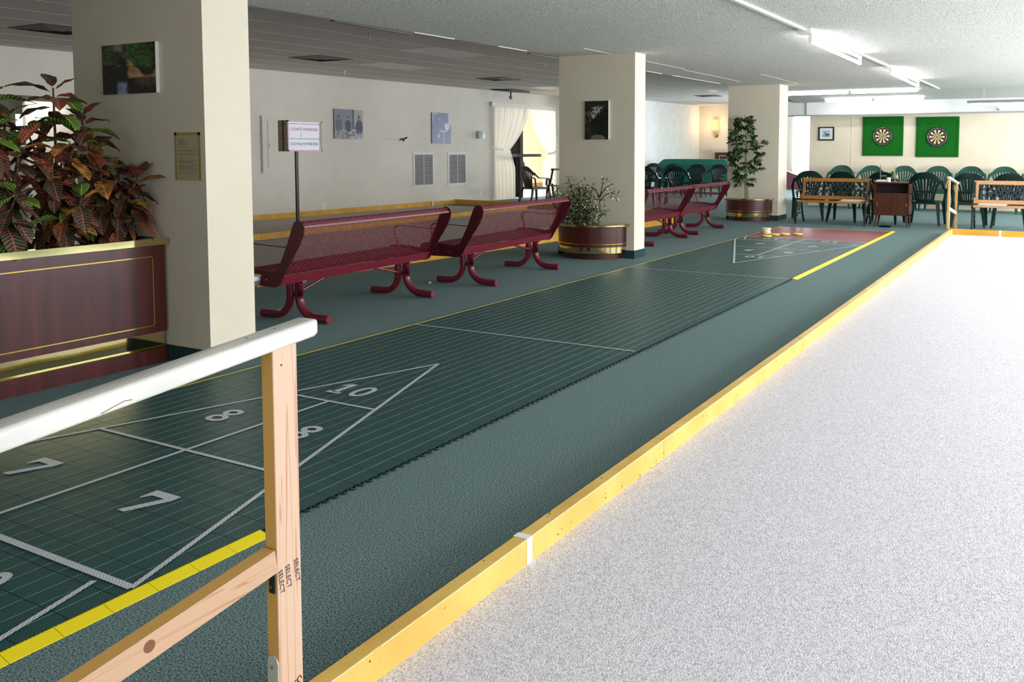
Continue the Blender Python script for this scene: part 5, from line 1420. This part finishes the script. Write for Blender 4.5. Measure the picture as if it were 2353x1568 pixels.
tag(MB().lathe([(.001, 0), (.03, 0), (.03, .012), (.01, .02), (.01, .05), (.001, .05)], (0, 0, 0), 14).tube([(0, .03, -.02), (0, -.03, -.02)], .012, 8).build('ceiling_hook', M['steel'], loc=(16.84, -2.1, 2.26)), 'small round bell fitting on the bulkhead at right', 'fitting')

# ------------------------------------------------------------------ fittings in the tile ceiling
DIFF = mat('diffuser_metal', (120, 108, 104), 0.5)
def diffuser(x, y, label, s=.30):
    t = thing('air_diffuser', label, 'vent', (x, y, cz(x)), 0, 'square air diffusers in the tile ceiling')
    for i in range(4):
        r0 = s*(1-i*.24); r1 = r0-s*.13; z0 = -.001-.004*i; z1 = z0-.010
        mb = MB(); A = [(-r0, -r0, z0), (r0, -r0, z0), (r0, r0, z0), (-r0, r0, z0)]; B_ = [(-r1, -r1, z1), (r1, -r1, z1), (r1, r1, z1), (-r1, r1, z1)]
        mb.add(A+B_, [(k_, (k_+1) % 4, 4+(k_+1) % 4, 4+k_) for k_ in range(4)])
        mb.build('cone_ring', DIFF, t)
    MB().box(-s, s, -s, s, -.003, .003).build('neck', M['grille_dark'], t)
diffuser(6.39, 7.38, 'square ceiling air diffuser between the two nearer light lenses', .36)
diffuser(11.6, 7.42, 'square ceiling air diffuser toward the curtains', .36)
diffuser(2.15, 7.50, 'square ceiling air diffuser left of the near pillar', .36)
diffuser(20.4, 5.9, 'square ceiling air diffuser near the farthest pillar', .34)
def sprinkler(x, y, label):
    z = cz(x)
    tag(MB().lathe([(.001, 0), (.035, 0), (.035, -.006), (.01, -.01), (.01, -.05), (.001, -.05)], (0, 0, 0), 12).lathe([(.001, -.066), (.022, -.066), (.022, -.069), (.001, -.069)], (0, 0, 0), 10).tube([(.014, 0, -.045), (.014, 0, -.067)], .002, 5).tube([(-.014, 0, -.045), (-.014, 0, -.067)], .002, 5).build('sprinkler_head', M['steel'], loc=(x, y, z)), label, 'sprinkler')
sprinkler(4.40, 4.52, 'sprinkler head in the tile ceiling nearest the camera')
sprinkler(8.75, 4.52, 'sprinkler head in the tile ceiling just left of the middle pillar')
sprinkler(8.40, 8.80, 'sprinkler head in the tile ceiling above the three-person picture')
sprinkler(13.5, 4.66, 'sprinkler head in the tile ceiling right of the middle pillar')
t = thing('slot_diffuser', 'long dark slot vent in the tile ceiling beside the low ceiling edge', 'vent', (0, 0, 0))
for xa, xb in ((3.27, 4.64), (7.48, 8.85)):
    MB().box(xa, xb, 4.035, 4.075, cz(xa)-.004, cz(xa)+.03).build('slot', M['black'], t)
    MB().box(xa, xb, 4.00, 4.035, cz(xa)-.006, cz(xa)+.03).build('slot_edge', M['tbar'], t)
t = thing('ceiling_pipe_hanger', 'dark pipe end poking from the missing ceiling tile by the curtains', 'pipe', (15.1, 9.40, cz(15)))
MB().tube([(0, 0, .08), (0, 0, -.22)], .02, 8).tube([(-.07, 0, -.17), (.03, 0, -.17)], .018, 8).tube([(-.06, 0, -.22), (.06, 0, -.22)], .014, 8).build('pipe', M['black'], t)
MB().box(-.5, .5, -.28, .28, -.03, -.002, rot=(0.05, 0, 0)).build('torn_rim', M['cabinet_dark'], t)
